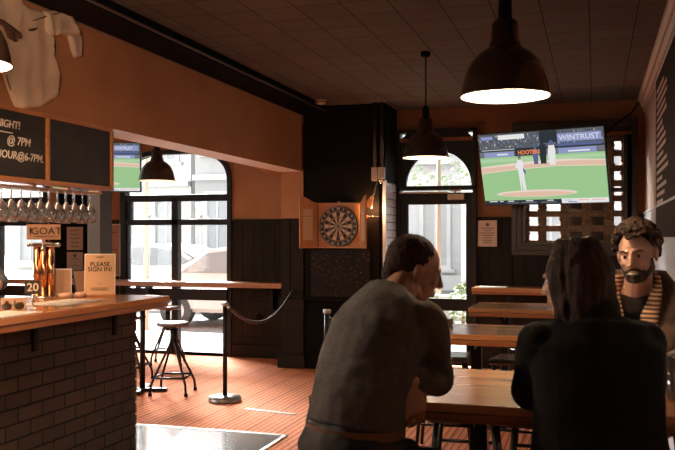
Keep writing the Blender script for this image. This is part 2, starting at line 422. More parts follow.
# door wall
DY = 9.7
D = (-2.235, -1.295, 0, 2.76)
wl = [(-1.295, -.889, 1.73, 3.0), (.427, .8, 1.76, 3.0), (-.889, .427, 2.777, 3.0), (-2.24, -1.295, 2.76, 3.0)]
M_oshade = mat('orange_paint_shaded', (.23, .092, .036), .85, nscale=3, namt=.1)  # orange paint darkened; the shade towards the ceiling is put into its colour
wallrects('wall_back', wl, DY, DY+.25, [M_oshade], 'orange back wall')
bm = B(); box(bm, -1.295, .8, DY+.0, DY+.25, 0, 1.364); box(bm, -1.295, -.889, DY, DY+.25, 1.364, 1.73); box(bm, .427, .8, DY, DY+.25, 1.364, 1.76)
boarded(-1.295, -.9, 0, 1.71, DY, bm); boarded(-.89, .51, 0, 1.35, DY, bm); boarded(.43, .51, 1.36, 1.73, DY, bm)
box(bm, -1.295, -.9, DY-.03, DY, 1.71, 1.735); box(bm, .43, .51, DY-.03, DY, 1.73, 1.76)
struct('trim_11', bm, M_dark, label='dark boarded wainscot of the back wall')
bm = B(); box(bm, -2.2, .51, DY-.035, DY+.001, 2.62, 2.66); struct('trim_12', bm, M_oshade, label='narrow picture rail')
bm = B(); tube(bm, [(-2.3, 9.66, 2.735), (-1.9, 9.66, 2.745), (-1.55, 9.66, 2.76), (-1.3, 9.66, 2.80), (-1.2, 9.66, 2.81)], .010, 8)
tag(obj('cable', bm, mat('brown_cable', (.16,.07,.03), .5)), 'thin brown cable running along the back wall above the door', 'cable')
bm = B(); tube(bm, [(.46, 9.66, 2.98), (.38, 9.64, 2.85), (.20, 9.6, 2.72), (.0, 9.5, 2.5), (-.3, 9.4, 2.35)], .008, 8)
tag(obj('cable', bm, M_black), 'thin black cable dropping from the ceiling corner to the big television', 'cable')
# right wall
RX = .52
M_cream = mat('cream_brown_paint', (.40, .26, .18), .7, nscale=3, namt=.05)
bm = B(); box(bm, RX, RX+.25, -4, 10, 0, 3.0); struct('wall_right', bm, M_cream, label='tan side wall')
bm = B()
y = 2.0
while y < 9.68:
    box(bm, RX-.012, RX, y, y+.118, 0, 1.755, .003); y += .12
box(bm, RX-.02, RX, 2, 9.69, 1.755, 1.775, .003)
struct('trim_13', bm, mat('grey_white_wainscot', (.50, .50, .53), .5), label='pale grey boarded wainscot')
bm = B()
poly(bm, [(RX, 2.86), (RX-.02, 2.86), (RX-.022, 2.90), (RX-.045, 2.92), (RX-.05, 2.96), (RX-.075, 2.975), (RX-.08, 3.0), (RX, 3.0)], -3.9, 13.59, plane='XZ')
struct('trim_14', bm, mat('cornice_paint', (.50, .33, .22), .4), label='moulded cornice on side wall')
bm = B(); box(bm, -9.3, .8, -4.2, -4, 0, 3.1); struct('wall_rear', bm, mat('rear_wall', (.12,.07,.045), .9))
bm = B(); box(bm, -9.3, -9.1, -4, .2, 0, 3.1); box(bm, -9.3, -9.1, 6.2, 10, 0, 3.1); box(bm, -9.3, -9.1, .2, 6.2, 0, .6); box(bm, -9.3, -9.1, .2, 6.2, 2.6, 3.1); struct('wall_bar_side', bm, mat('bar_side_wall', (.12,.07,.045), .9))

# ------------------------------------------------------------------ windows
def arch_pts(x0, x1, zb, zt, rx, rz, n=10):
    """outline with superelliptic top corners"""
    pts = [(x0, zb), (x1, zb)]
    for k in range(n+1):
        a = PI/2*k/n; pts.append((x1-rx+rx*math.cos(a)**.8 if k < n else x1-rx, zt-rz+rz*math.sin(a)**.8))
    for k in range(n+1):
        a = PI/2*(1-k/n); pts.append((x0+rx-rx*math.cos(a)**.8 if k > 0 else x0+rx, zt-rz+rz*math.sin(a)**.8))
    return pts
def ring(bm, outer, inner, y0, y1):
    A = [[bm.verts.new((p[0], yy, p[1])) for p in L] for L in (outer, inner) for yy in (y0, y1)]
    n = len(outer)
    oF, oB, iF, iB = A
    for i in range(n):
        j = (i+1)%n
        bm.faces.new((oF[i], oF[j], iF[j], iF[i])); bm.faces.new((oB[i], iB[i], iB[j], oB[j]))
        bm.faces.new((oF[i], oB[i], oB[j], oF[j])); bm.faces.new((iF[i], iF[j], iB[j], iB[i]))
def street_window(name, x0, x1, label):
    root = srroot(name, ((x0+x1)/2, WY, 0), label)
    X0, X1 = x0-(x0+x1)/2, x1-(x0+x1)/2
    y0, y1 = -.03, .09
    bm = B(); ring(bm, arch_pts(X0, X1, 0, 2.63, .62, .42), arch_pts(X0+.075, X1-.06, .03, 2.575, .55, .38), y0, y1)
    obj('window_frame', bm, M_frame, root)
    # spandrel fill behind the arch corners
    bm = B()
    for s in (0, 1):
        o_ = arch_pts(X0, X1, 0, 2.63, .62, .42)
        q = [p for p in o_ if (p[0] > 0 if s == 0 else p[0] < 0) and p[1] > 1.5]
        cx = X1 if s == 0 else X0
        q2 = q + [(cx, 2.66)] if s == 0 else [(cx, 2.66)] + q
        try: poly(bm, [(p[0], p[1]) for p in (q+[(0, 2.66), (cx, 2.66)] if s == 0 else q+[(cx, 2.66), (0, 2.66)])], -.01, .1)
        except Exception: pass
    obj('spandrel', bm, M_orange, root)
    bm = B(); box(bm, X0+.03, X1-.03, y0+.005, y1-.01, 1.965, 2.05, .005); box(bm, X0+.03, X1-.03, y0+.005, y1-.01, 1.66, 1.735, .005)
    box(bm, -.045, .045, y0+.005, y1-.01, 0, 2.0, .005); box(bm, X0+.03, X1-.03, y0, y1, .70, .845, .005); box(bm, X0+.03, X1-.03, y0, y1, 0, .04)
    box(bm, X0+.07, X0+.14, y0+.03, y1-.01, 1.70, 2.0); box(bm, X0+.07, X0+.10, y0+.03, y1-.01, 0, 1.7)
    obj('glazing_bar', bm, M_frame, root)
    for cx in (X0+.43, X1-.42):
        bm = B(); box(bm, cx-.05, cx+.05, y0-.02, y0+.01, 1.735, 1.75, .003); box(bm, cx+.0, cx+.03, y0-.04, y0, 1.745, 1.80, .003); box(bm, cx+.02, cx+.14, y0-.03, y0, 1.742, 1.752, .002)
        obj('window_latch', bm, M_steel, root)
    bm = B(); poly(bm, arch_pts(X0+.075, X1-.06, .03, 2.575, .55, .38), .03, .004); obj('pane', bm, M_glass, root)
    return root
street_window('window_1', W1[0], W1[1], 'arched street window with dark frame')
street_window('window_2', W2[0], W2[1], 'street window behind the bar')
bm = B(); box(bm, W2[0]-.1, W2[1]+.12, WY-.03, WY, 1.9, 1.93); bm.free()

# ---- lattice window behind the television
root = srroot('window_3', (0, DY, 0), 'dark framed window with a breeze block screen')
bm = B()
def rframe(bm, x0, x1, z0, z1, wd, y0, y1, bev=.004):
    box(bm, x0, x1, y0, y1, z0, z0+wd, bev); box(bm, x0, x1, y0, y1, z1-wd, z1, bev)
    box(bm, x0, x0+wd, y0, y1, z0+wd, z1-wd, bev); box(bm, x1-wd, x1, y0, y1, z0+wd, z1-wd, bev)
rframe(bm, -.90, .44, 1.30, 2.79, .055, -.05, .1); rframe(bm, -.85, .39, 1.355, 2.74, .055, -.03, .1); rframe(bm, -.80, .34, 1.40, 2.69, .04, -.01, .1)
box(bm, .30, .38, -.03, .08, 1.4, 2.7); box(bm, -.78, .31, -.01, .06, 2.0, 2.045)
obj('window_frame', bm, mat('dark_brown_frame', (.035, .02, .012), .35), root)
bm = B(); box(bm, -.76, .31, .02, .024, 1.43, 2.66); obj('pane', bm, M_glass, root)
# breeze block screen : courses and piers with square apertures
bm = B()
def atp(px, Y):
    c_, s_ = math.cos(R(17.04)), math.sin(R(17.04)); u = (px-337.5)/840; return Y*(-s_+c_*u)/(c_+u*s_)
rows = [1.468+.167*k for k in range(8)]
ap = [(-.715, -.620), (-.525, -.375), (-.275, -.140), (-.045, .095), (.205, .275)]
zlo = [1.40]+[q+.098 for q in rows]; zhi = [q for q in rows]+[2.72]
for a_, b_ in zip(zlo, zhi): box(bm, -.80, .34, .10, .15, a_, b_, .006)
random.seed(3)
xe = [-.80]+[v for q in ap for v in q]+[.34]
for x0, x1 in zip(xe[0::2], xe[1::2]):
    for q_ in rows:
        box(bm, x0, x1, .105, .145, q_-.005, q_+.103, .004)
        for q in range(6):
            ball(bm, (random.uniform(x0, x1), .105+random.uniform(-.01,.005), q_+.049+random.uniform(-.045,.045)), (random.uniform(.010,.020), .014, random.uniform(.010,.018)), 4)
obj('block_screen', bm, mat('rough_brown_block', (.30, .17, .09), .8, nscale=30, namt=.4, bump=.6, bscale=50), root)
bm = B()
for k in (0, 1, 2):
    for x0, x1 in ap[2:4]:
        box(bm, x0-.02, x1+.02, .16, .175, rows[k]-.02, rows[k]+.12)
obj('blocked_opening', bm, mat('dark_backing', (.03, .018, .012), .7), root)

# ------------------------------------------------------------------ door
root = srroot('door_1', (-1.765, DY, 0), 'dark glazed street door with arched fanlight')
bm = B()
X = .47
box(bm, -X, -X+.045, -.06, .1, 0, 2.76, .004); box(bm, X-.045, X, -.06, .1, 0, 2.76, .004); box(bm, -X, X, -.06, .1, 2.05, 2.10, .004); box(bm, -X, X, -.06, .1, 2.72, 2.76, .004)
obj('door_frame', bm, M_frame, root)
# fanlight: plate with semicircular hole
bm = B(); n = 24; rr = .385
inner = [(rr*math.cos(PI*k/n)+.02, 2.10+rr*1.05*math.sin(PI*k/n)) for k in range(n+1)]
outer = []
for k in range(n+1):
    a = PI*k/n; c_, s_ = math.cos(a), math.sin(a)
    t = min((X-.045)/abs(c_) if abs(c_) > 1e-6 else 9, .62/abs(s_) if abs(s_) > 1e-6 else 9); outer.append((c_*t, 2.10+s_*t))
for yy in (.0, .06):
    A = [bm.verts.new((p[0], yy, p[1])) for p in inner]; C = [bm.verts.new((p[0], yy, p[1])) for p in outer]
    for k in range(n): bm.faces.new((A[k], A[k+1], C[k+1], C[k]))
    if yy == 0: A0 = A
for k in range(n): bm.faces.new((A0[k], A0[k+1], A[k+1], A[k]))
obj('fanlight_surround', bm, M_frame, root)
bm = B(); poly(bm, inner, .03, .004); obj('pane', bm, M_glass, root)
leaf = B(); box(leaf, -.43, -.335, -.02, .03, .02, 2.02, .003); box(leaf, .345, .43, -.02, .03, .02, 2.02, .003)
box(leaf, -.34, .35, -.02, .03, 1.885, 2.02, .003); box(leaf, -.34, .35, -.02, .03, .65, .79, .003); box(leaf, -.34, .35, -.02, .03, .02, .15, .003)
lf = obj('door_leaf', leaf, M_frame, root)
bm = B(); box(bm, -.335, .345, .003, .007, .15, 1.885); obj('pane', bm, M_glass, lf)
bm = B(); box(bm, .14, .33, -.075, -.02, 1.935, 2.005, .004); box(bm, .17, .30, -.08, -.07, 2.03, 2.045); box(bm, -.43, .14, -.07, -.06, 2.01, 2.03, .002); tube(bm, [(.2,-.07,2.0), (.25,-.09,2.04), (.3,-.06,2.06)], .008)
obj('door_closer', bm, mat('tan_metal', (.38,.27,.2), .4, metal=.4), lf)
bm = B(); tube(bm, [(-.39, -.02, 1.1), (-.39, -.06, 1.1), (-.39, -.06, .9), (-.39, -.02, .9)], .009, 8); obj('door_handle', bm, M_steel, lf)

# ------------------------------------------------------------------ street outside
M_asph = mat('pale_asphalt', (.19, .19, .19), .9, nscale=6, namt=.06)
M_pave = brickmat('pale_paving', (.26, .255, .25), (.23, .225, .22), (.17, .165, .16), .4, .4, .012, offset=.5, rough=.9, bump=.1, axes='XY')
bm = B(); box(bm, -40, 25, 10.0, 12.2, -.12, -.02); tag(obj('pavement', bm, M_pave), 'pale paved footpath outside the windows', 'footpath'); bpy.data.objects['pavement']['kind'] = 'structure'
bm = B(); box(bm, -60, 40, 12.2, 22, -.25, -.14); o = obj('road', bm, M_asph); tag(o, 'pale asphalt road outside', 'road', kind='structure')
bm = B(); box(bm, -60, 40, 22, 60, -.25, -.02); o = obj('far_pavement', bm, M_pave); tag(o, 'paving on the far side of the road', 'footpath', kind='structure')
M_fac = [mat('pale_stucco', (.45, .45, .45), .9, nscale=1.5, namt=.06), mat('pale_stone', (.78, .77, .75), .9, nscale=3, namt=.08), mat('white_render', (.55, .55, .56), .9, nscale=2, namt=.05)]
M_wing = mat('facade_window_glass', (.42, .43, .44), .5)
M_ftrim = mat('facade_trim', (.60, .60, .60), .8)
def building(x0, x1, y, h, mi, nx, nz, label, group=None, ww=.42):
    t = thing('building', label, 'building', ((x0+x1)/2, y, -.02), group=group)
    W_ = x1-x0; bm = B(); box(bm, -W_/2, W_/2, 0, 6, 0, h); obj('facade', bm, M_fac[mi], t)
    for q in ((-W_/2-.1, W_/2+.1, -.35, .1, h-.35, h, .03), (-W_/2, W_/2, -.2, .1, h*.48, h*.48+.18, .02), (-W_/2, W_/2, -.12, .1, 0, .45, .02)):
        bm = B(); box(bm, *q); obj('cornice', bm, M_ftrim, t)
    for i in range(nx):
        for k in range(nz):
            cx = -W_/2+W_*(i+.5)/nx; cz = h*(k+.5)/nz+.1; a = W_/nx*ww/2; c_ = h/nz*.30
            bm = B(); rframe(bm, cx-a-.12, cx+a+.12, cz-c_-.12, cz+c_+.12, .12, -.1, .05); box(bm, cx-a-.25, cx+a+.25, -.2, .05, cz-c_-.2, cz-c_-.1); box(bm, cx-.03, cx+.03, -.05, .05, cz-c_, cz+c_)
            f = obj('window', bm, M_ftrim, t)
            bm = B(); box(bm, cx-a, cx+a, -.02, .02, cz-c_, cz+c_); obj('pane', bm, M_wing, f)
    return t
building(-19, -12.2, 24, 6.5, 1, 4, 2, 'pale stone building across the street seen through the bar window')
building(-11.8, -7.2, 23.5, 6.8, 0, 3, 2, 'white fronted building across the street behind the arched window')
building(-6.8, -3.6, 24, 6.2, 2, 2, 2, 'narrow white building across the street hidden behind the dartboard wall')
building(-3.2, 2.6, 21, 7.5, 1, 4, 3, 'ornate pale building across the street seen through the glazed door')
# car
M_car = mat('white_car_paint', (.55, .55, .56), .3, coat=.5); M_tyre = mat('tyre', (.05,.05,.05), .8); M_cglass = mat('car_glass', (.24,.26,.28), .1)
def car(x, y, label, flip=1, rz=0):
    t = thing('car', label, 'car', (x, y, -.14), rz)
    prof = [(-2.2,.28),(-2.25,.6),(-2.15,.85),(-1.5,.98),(-.8,1.42),(-.2,1.5),(.7,1.47),(1.5,1.05),(2.05,.98),(2.2,.7),(2.2,.3)]
    bm = B(); poly(bm, [(p[0]*flip, p[1]) for p in prof], -.85, 1.7)
    bmesh.ops.bevel(bm, geom=bm.edges[:], offset=.06, segments=2, affect='EDGES'); obj('body', bm, M_car, t)
    bm = B()
    for yy in (-.865, .845): poly(bm, [(q[0]*flip, q[1]) for q in [(-1.3,1.0),(-.75,1.36),(-.15,1.42),(-.12,1.0)]], yy, .02); poly(bm, [(q[0]*flip, q[1]) for q in [(-.04,1.0),(-.05,1.42),(.65,1.40),(1.25,1.04)]], yy, .02)
    obj('window', bm, M_cglass, t)
    for wx in (-1.4, 1.35):
        for yy in (-.86, .68):
            bm = B(); cone(bm, (wx*flip, yy, .31), (wx*flip, yy+.2, .31), .31, n=20); wh = obj('wheel', bm, M_tyre, t)
            bm = B(); cone(bm, (wx*flip, yy-.01, .31), (wx*flip, yy+.05, .31), .18, n=16); obj('hubcap', bm, M_ftrim, wh)
    bm = B(); box(bm, 2.12*flip-.06, 2.12*flip+.06, -.84, -.55, .68, .82, .02); box(bm, 2.12*flip-.06, 2.12*flip+.06, .55, .84, .68, .82, .02)
    obj('headlight', bm, mat('lamp_orange', (.8,.35,.2), .3), t)
    return t
car(-5.9, 14.6, 'white parked car seen through the right pane of the arched window', 1)
car(-9.9, 18.0, 'white car further along the street through the left pane', -1)
# bushes / tree
def leafy(name, label, cat, loc, rx, rz, n, c, trunk=None):
    t = thing(name, label, cat, loc); bm = B(); rd = random.Random(hash(label) % 1000 if False else len(label))
    for i in range(n):
        a = rd.uniform(0, 2*PI); q = rd.uniform(-1, 1); s = math.sqrt(1-q*q)*rd.uniform(.6, 1)
        p = V(rx*s*math.cos(a), rx*.7*s*math.sin(a), rz*(1+q)*.5+(trunk or 0)); d = V(rd.uniform(-1,1), rd.uniform(-1,1), rd.uniform(-.5,1)).normalized()*rd.uniform(.06,.12)
        x_, y_ = frame_of(d); x_ = x_*d.length*.4
        vs = [bm.verts.new(v) for v in (p, p+d*.5+x_, p+d, p+d*.5-x_)]; bm.faces.new(vs)
    obj('foliage', bm, mat('leaf_'+name, c, .7), t)
    bm = B(); cone(bm, (0,0,0), (0,0,(trunk or .0)+rz*.5), .05, .03, 8); obj('stem' if not trunk else 'trunk', bm, mat('bark', (.3,.22,.16), .9), t)
for i, (x, y) in enumerate(((-1.95, 13.0), (-1.45, 13.2), (-.95, 13.1), (-2.6, 13.2))):
    leafy('bush', ['leafy bush outside the door, just right of the seated man\'s face', 'leafy bush outside the door, in the middle of its glass', 'leafy bush outside, at the right edge of the door glass', 'leafy bush outside, at the left edge of the door glass'][i], 'bush', (x, y, -.1),   .25, .85, 420, (.30, .36, .22))
leafy('street_tree', 'young street tree whose leaves show in the fanlight above the door', 'tree', (-2.6, 14.5, -.14), 1.0, 2.2, 900, (.25, .36, .2), 2.4)
bm = B(); box(bm, -3.4, .5, 13.75, 13.95, -.14, .55, .03); tag(obj('garden_wall', bm, M_fac[2]), 'low white garden wall behind the bushes outside the door', 'wall')
# street sign post outside
bm = B(); cone(bm, (-7.4, 12.9, -.1), (-7.4, 12.9, 3.2), .04, n=12); tag(obj('street_post', bm, mat('peach_post', (.7,.42,.3), .6)), 'thin orange pole on the kerb outside the arched window', 'post')

# ------------------------------------------------------------------ furniture
def tabletop(bm, x0, x1, y0, y1, z, th):
    box(bm, x0, x1, y0, y1, z-th*.45, z, .005)
def high_table(name, label, x0, x1, y0, y1, z=.95, th=.06, legs=None, group=None, rail=True):
    t = thing(name, label, 'table', ((x0+x1)/2, (y0+y1)/2, 0), group=group)
    hx, hy = (x1-x0)/2, (y1-y0)/2
    bm = B(); box(bm, -hx, hx, -hy, hy, z-th*.48, z, .004); obj('tabletop', bm, M_wood, t)
    bm = B(); box(bm, -hx+.004, hx-.004, -hy+.004, hy-.004, z-th, z-th*.54, .004); obj('apron', bm, M_woode, t)
    for lx in (legs or (-hx*.72, hx*.72)):
        bm = B(); box(bm, lx-.032, lx+.032, -.032, .032, .03, z-th, .004); box(bm, lx-.02, lx+.02, -hy*.8, hy*.8, z-th-.03, z-th); lg = obj('leg', bm, M_bmetal, t)
        bm = B(); box(bm, lx-.035, lx+.035, -hy*.85, hy*.85, 0, .035, .006); obj('foot', bm, M_bmetal, lg)
    return t
XR = RX-.03
high_table('high_table', 'long honey wood high table where the three people sit', -.955, XR, 2.77, 3.53, th=.064, legs=(-.18, .55))
high_table('high_table', 'honey wood high table behind the occupied one, small menu block on it', -.95, XR, 4.77, 5.37, th=.064, legs=(-.45, .55))
high_table('high_table', 'empty honey wood high table, third back from the seated people', -.945, XR, 6.55, 7.22, th=.064, legs=(-.47, .55))
t = thing('wall_bench_table', 'narrow wood high table against the dark back wall under the television', 'table', (-.4, 9.4, 0))
bm = B(); box(bm, -.88, .88, -.25, .26, .915, .955, .004); obj('tabletop', bm, M_wood, t)
bm = B(); box(bm, -.876, .876, -.246, .26, .885, .913, .004); obj('apron', bm, M_woode, t)
for lx in (-.5, .5):
    bm = B(); box(bm, lx-.03, lx+.03, -.03, .03, 0, .885, .004); obj('leg', bm, M_bmetal, t)
bm = B(); box(bm, -1.22, -.92, 9.2, 9.40, .957, .962); tag(obj('paper_sheet', bm, M_paper), 'white paper lying at the left end of the narrow back wall table', 'paper')
bm = B(); box(bm, -.935, -.84, 5.12, 5.18, .952, 1.0, .003); tag(obj('menu_block', bm, mat('dark_wood_block', (.06,.03,.02), .5)), 'small dark wooden block standing on the second table beside the man', 'menu holder')
# window shelf
t = thing('window_shelf', 'long light wood drinks shelf running along the street windows', 'shelf', (-6.0, 9.45, 0))
bm = B(); box(bm, -2.9, 2.53, -.16, .17, .895, .955, .006); obj('shelf_board', bm, M_shelf, t)
for bx in (-2.0, .5, 2.22):
    bm = B(); box(bm, bx-.02, bx+.02, .12, .27, .62, .895); box(bm, bx-.02, bx+.02, -.1, .27, .865, .893); obj('bracket', bm, M_bmetal, t)

# stool with square foot rail and round seat
def make_stool(label, loc, rz, grp, seatz=.685, sr=.155):
    t = thing('bar_stool', label, 'stool', loc, rz, grp)
    bm = B(); lathe(bm, [(0,seatz-.035),(sr-.015,seatz-.035),(sr,seatz-.028),(sr+.002,seatz-.01),(sr-.008,seatz),(sr-.03,seatz+.002),(0,seatz-.002)], n=32)
    obj('seat', bm, M_seat, t)
    bm = B(); cone(bm, (0,0,.40), (0,0,seatz-.03), .029, n=14); cone(bm, (0,0,seatz-.06), (0,0,seatz-.033), .03, .09, 16); obj('column', bm, M_bmetal, t)
    for k in range(4):
        a = PI/4+k*PI/2; c_, s_ = math.cos(a), math.sin(a)
        bm = B(); tube(bm, [(c_*.02, s_*.02, .52), (c_*.035, s_*.035, .47), (c_*.20, s_*.20, .17), (c_*.235, s_*.235, .10), (c_*.245, s_*.245, .0)], .0115, 10); lg = obj('leg', bm, M_bmetal, t)
        bm = B(); cone(bm, (c_*.245, s_*.245, 0), (c_*.245, s_*.245, .03), .018, n=12); obj('foot_cap', bm, M_black, lg)
    bm = B(); q = .205; pts = []
    for k in range(4):
        a = PI/4+k*PI/2; pts.append((math.cos(a)*q, math.sin(a)*q, .165))
    for k in range(4): tube(bm, [pts[k], pts[(k+1)%4]], .0105, 8)
    obj('footrest', bm, M_bmetal, t)
    return t
M_seat = woodmat('worn_dark_seat', (.16, .12, .10), (.05, .035, .03), .3, 'X', spec=.7)
s0 = make_stool('round dark seated stool nearest the bar end, standing clear of the window shelf', (-3.89, 7.28, 0), R(12), 'stools near the street window')
dup(s0, (-4.85, 8.95, 0), R(20), 'round dark stool tucked at the window shelf right behind the nearest stool')
dup(s0, (-5.32, 8.85, 0), R(30), 'stool at the window shelf left of the other two, half hidden by the bar corner')
dup(s0, (-4.63, 7.75, 0), R(10), 'stool just showing past the brick end of the bar')
# small pedestal table
t = thing('pedestal_table', 'slim black pedestal table standing between the stools at the end of the bar', 'table', (-4.22, 7.28, 0))
bm = B(); lathe(bm, [(0,.925),(.195,.925),(.2,.915),(.2,.905),(.195,.90),(0,.90)]); obj('tabletop', bm, M_woode, t)
bm = B(); cone(bm, (0,0,.03), (0,0,.90), .026, n=16); obj('post', bm, M_bmetal, t)
bm = B()
for a in (17, 107):
    box(bm, -.24, .24, -.03, .03, 0, .035, .006, rot=(Matrix.Rotation(R(a), 3, 'Z'), V(0,0,0)))
obj('foot', bm, M_bmetal, t)
# padded stools at high tables
def make_tstool(label, loc, rz, grp):
    t = thing('table_stool', label, 'stool', loc, rz, grp)
    bm = B(); box(bm, -.165, .165, -.165, .165, .645, .685, .018); obj('seat', bm, mat('dark_vinyl_seat', (.05,.04,.036), .25, spec=.7), t)
    for sx in (-1, 1):
        for sy in (-1, 1):
            bm = B(); tube(bm, [(sx*.13, sy*.13, .645), (sx*.19, sy*.19, 0)], .013, 8); obj('leg', bm, M_bmetal, t)
    for z, q in ((.22, .168), (.50, .144)):
        bm = B()
        for a, b_ in (((-q,-q),(q,-q)),((q,-q),(q,q)),((q,q),(-q,q)),((-q,q),(-q,-q))): tube(bm, [(*a, z), (*b_, z)], .009, 8)
        obj('footrest', bm, M_bmetal, t)
    return t
g = 'stools at the high tables'
a0 = make_tstool('dark square stool under the man in the grey jumper', (-.72, 2.47, 0), R(-30), g)
dup(a0, (-.02, 2.42, 0), R(17), 'dark square stool under the woman in the dark jacket')
dup(a0, (.17, 3.92, 0), R(-22), 'dark square stool under the smiling man in the brown coat')
dup(a0, (-.58, 3.98, 0), R(4), 'empty stool across the occupied table, left of the table post')
dup(a0, (-.22, 3.98, 0), R(2), 'empty stool across the occupied table, beside the woman\'s elbow')
dup(a0, (-1.0, 5.85, 0), R(5), 'empty stool behind the second table, just right of the man in the jumper')
dup(a0, (-.50, 5.82, 0), R(-8), 'empty stool behind the second table, beside the woman\'s shoulder')
dup(a0, (-.60, 7.75, 0), R(3), 'far empty stool behind the third table')

# stanchions
def stanchion(label, loc):
    t = thing('rope_stanchion', label, 'stanchion', loc, 0, 'rope barrier posts')
    bm = B(); lathe(bm, [(0,0),(.152,0),(.152,.012),(.148,.03),(.14,.045),(.06,.052),(.03,.055),(0,.055)]); obj('base', bm, mat('pewter_base', (.22,.21,.2), .28, metal=.6), t)
    bm = B(); cone(bm, (0,0,.05), (0,0,.88), .021, n=18); obj('post', bm, M_bmetal, t)
    bm = B(); lathe(bm, [(0,.872),(.03,.872),(.034,.88),(.034,.895),(.03,.905),(0,.908)], n=18); obj('collar', bm, mat('pewter_collar', (.35,.33,.3), .3, metal=.7), t)
    return t
ST1 = V(-3.245, 7.066, 0); ST2 = V(-2.12, 6.62, 0)
stanchion('black rope barrier post with round base standing on the carpet beside the bar end', ST1)
t2 = stanchion('slim post half hidden behind the man\'s back, below the dartboard', ST2)
bm = B(); p0, p1 = V(-3.21, 7.07, .865), V(-3.32, 9.06, .885); pts = []
for k in range(21):
    u = k/20; p = p0.lerp(p1, u); p.z -= .26*4*u*(1-u)*.92; pts.append(p)
tube(bm, pts, .016, 8)
m = mat('braided_rope', (.04, .028, .022), .6); nt = m.node_tree
wv = nt.nodes.new('ShaderNodeTexWave'); wv.inputs['Scale'].default_value = 18; rr_ = nt.nodes.new('ShaderNodeValToRGB'); rr_.color_ramp.elements[0].color = (.02,.014,.01,1); rr_.color_ramp.elements[1].color = (.11,.075,.055,1)
tcx = nt.nodes.new('ShaderNodeTexCoord'); nt.links.new(tcx.outputs['Object'], wv.inputs[0]); nt.links.new(wv.outputs['Fac'], rr_.inputs[0]); nt.links.new(rr_.outputs[0], nt.nodes['Principled BSDF'].inputs['Base Color'])
t = thing('barrier_rope', 'dark braided rope sagging from the black post to the dark pillar', 'rope', p0)
obj('rope', bm, m, t, world=True)
bm = B(); ball(bm, p0+V(0,-.005,0), .02, 6); tube(bm, [p0+V(-.01,-.02,.0), p0+V(.005,0,.015)], .008); ball(bm, p1+V(0,.01,.0), .022, 6); tube(bm, [p1, p1+V(0,.03,.03)], .009, 8)
obj('snap_hook', bm, M_steel, t, world=True)
t = thing('barrier_chain', 'thin metal chain hanging from the post behind the man', 'chain', ST2+V(.03,0,.87))
bm = B()
for k in range(16):
    u = k/15; p = V(.0+u*.22, -u*.05, -.03-.42*u*(1.6-u)); ax = (k%2)*PI/2
    pts = [p+V(.012*math.cos(q*PI/4), .006*math.sin(q*PI/4)*math.cos(ax), .006*math.sin(q*PI/4)*math.sin(ax)-.012*math.cos(q*PI/4)*.8) for q in range(8)]
    tube(bm, pts, .003, 6, closed=True)
obj('links', bm, M_steel, t)

# ------------------------------------------------------------------ pendants
M_shade = mat('dark_bronze_enamel', (.030, .016, .010), .22, metal=.3, coat=.6)
M_inner = mat('white_enamel_inside', (.92, .88, .80), .5)
def pendant(label, x, y, rim, r, ceil, power, grp='dome pendant lamps', tilt=None, col=(1, .72, .45), es=14.):
    t = thing('pendant_lamp', label, 'lamp', (x, y, rim), 0, grp)
    k = r/.1875
    po = [(.1875,0),(.185,.012),(.178,.05),(.165,.10),(.143,.145),(.110,.180),(.078,.20),(.066,.21),(.066,.225),(.058,.235),(.056,.30),(.048,.318),(.020,.322),(0,.322)]
    pi = [(0,.20),(.07,.198),(.105,.176),(.139,.141),(.160,.098),(.174,.05),(.181,.012),(.183,0)]
    bm = B(); lathe(bm, [(a*k, b_*k) for a, b_ in po], n=40); lathe(bm, [(.1885*k,-.002*k),(.1905*k,.003*k),(.1885*k,.008*k),(.185*k,.003*k)], n=40, closed=True)
    sh = obj('lamp_shade', bm, M_shade, t)
    bm = B(); lathe(bm, [(a*k, b_*k) for a, b_ in pi], n=40); obj('inner_reflector', bm, M_inner, sh)
    bm = B(); ball(bm, (0,0,.075*k), (.042*k,.042*k,.05*k), 10); cone(bm, (0,0,.1*k), (0,0,.2*k), .022*k, n=12)
    obj('bulb', bm, emat('bulb_'+str(int(es)), col, es), t)
    bm = B(); cone(bm, (0,0,.32*k), (0,0,.40*k), .03*k, .028*k, 14); cone(bm, (0,0,.40*k), (0,0,.425*k), .028*k, .01, 14); obj('lamp_holder', bm, M_black, t)
    bm = B(); tube(bm, [(0,0,.42*k), (.002,0,(ceil-rim)*.6), (0,0,ceil-rim-.02)], .006, 8); obj('cord', bm, M_black, t)
    bm = B(); lathe(bm, [(0,-.04),(.03,-.04),(.04,-.025),(.04,0),(0,0)], (0,0,ceil-rim)); obj('ceiling_rose', bm, M_black, t)
    if power:
        l = bpy.data.lights.new('pendant_light', 'POINT'); l.energy = power; l.color = col; l.shadow_soft_size = .05
        lo = bpy.data.objects.new('pendant_light', l); COL.objects.link(lo); lo.location = (x, y, rim+.004)
        lo.location.z = rim+.012*k
    return t
pendant('large dark dome pendant lamp glowing over the occupied table', -.36, 3.57, 2.09, .187, 3.0, 42)
pendant('dome pendant lamp further back, in front of the glazed door', -1.31, 6.71, 2.145, .187, 3.0, 7, es=3.)
pendant('dome pendant lamp hanging in front of the arched street window', -4.36, 7.81, 2.09, .19, 2.9, 3, es=3.)
pendant('dome pendant lamp cut off at the left edge, before the hanging shirt', -2.50, 2.88, 2.22, .187, 3.0, 130)
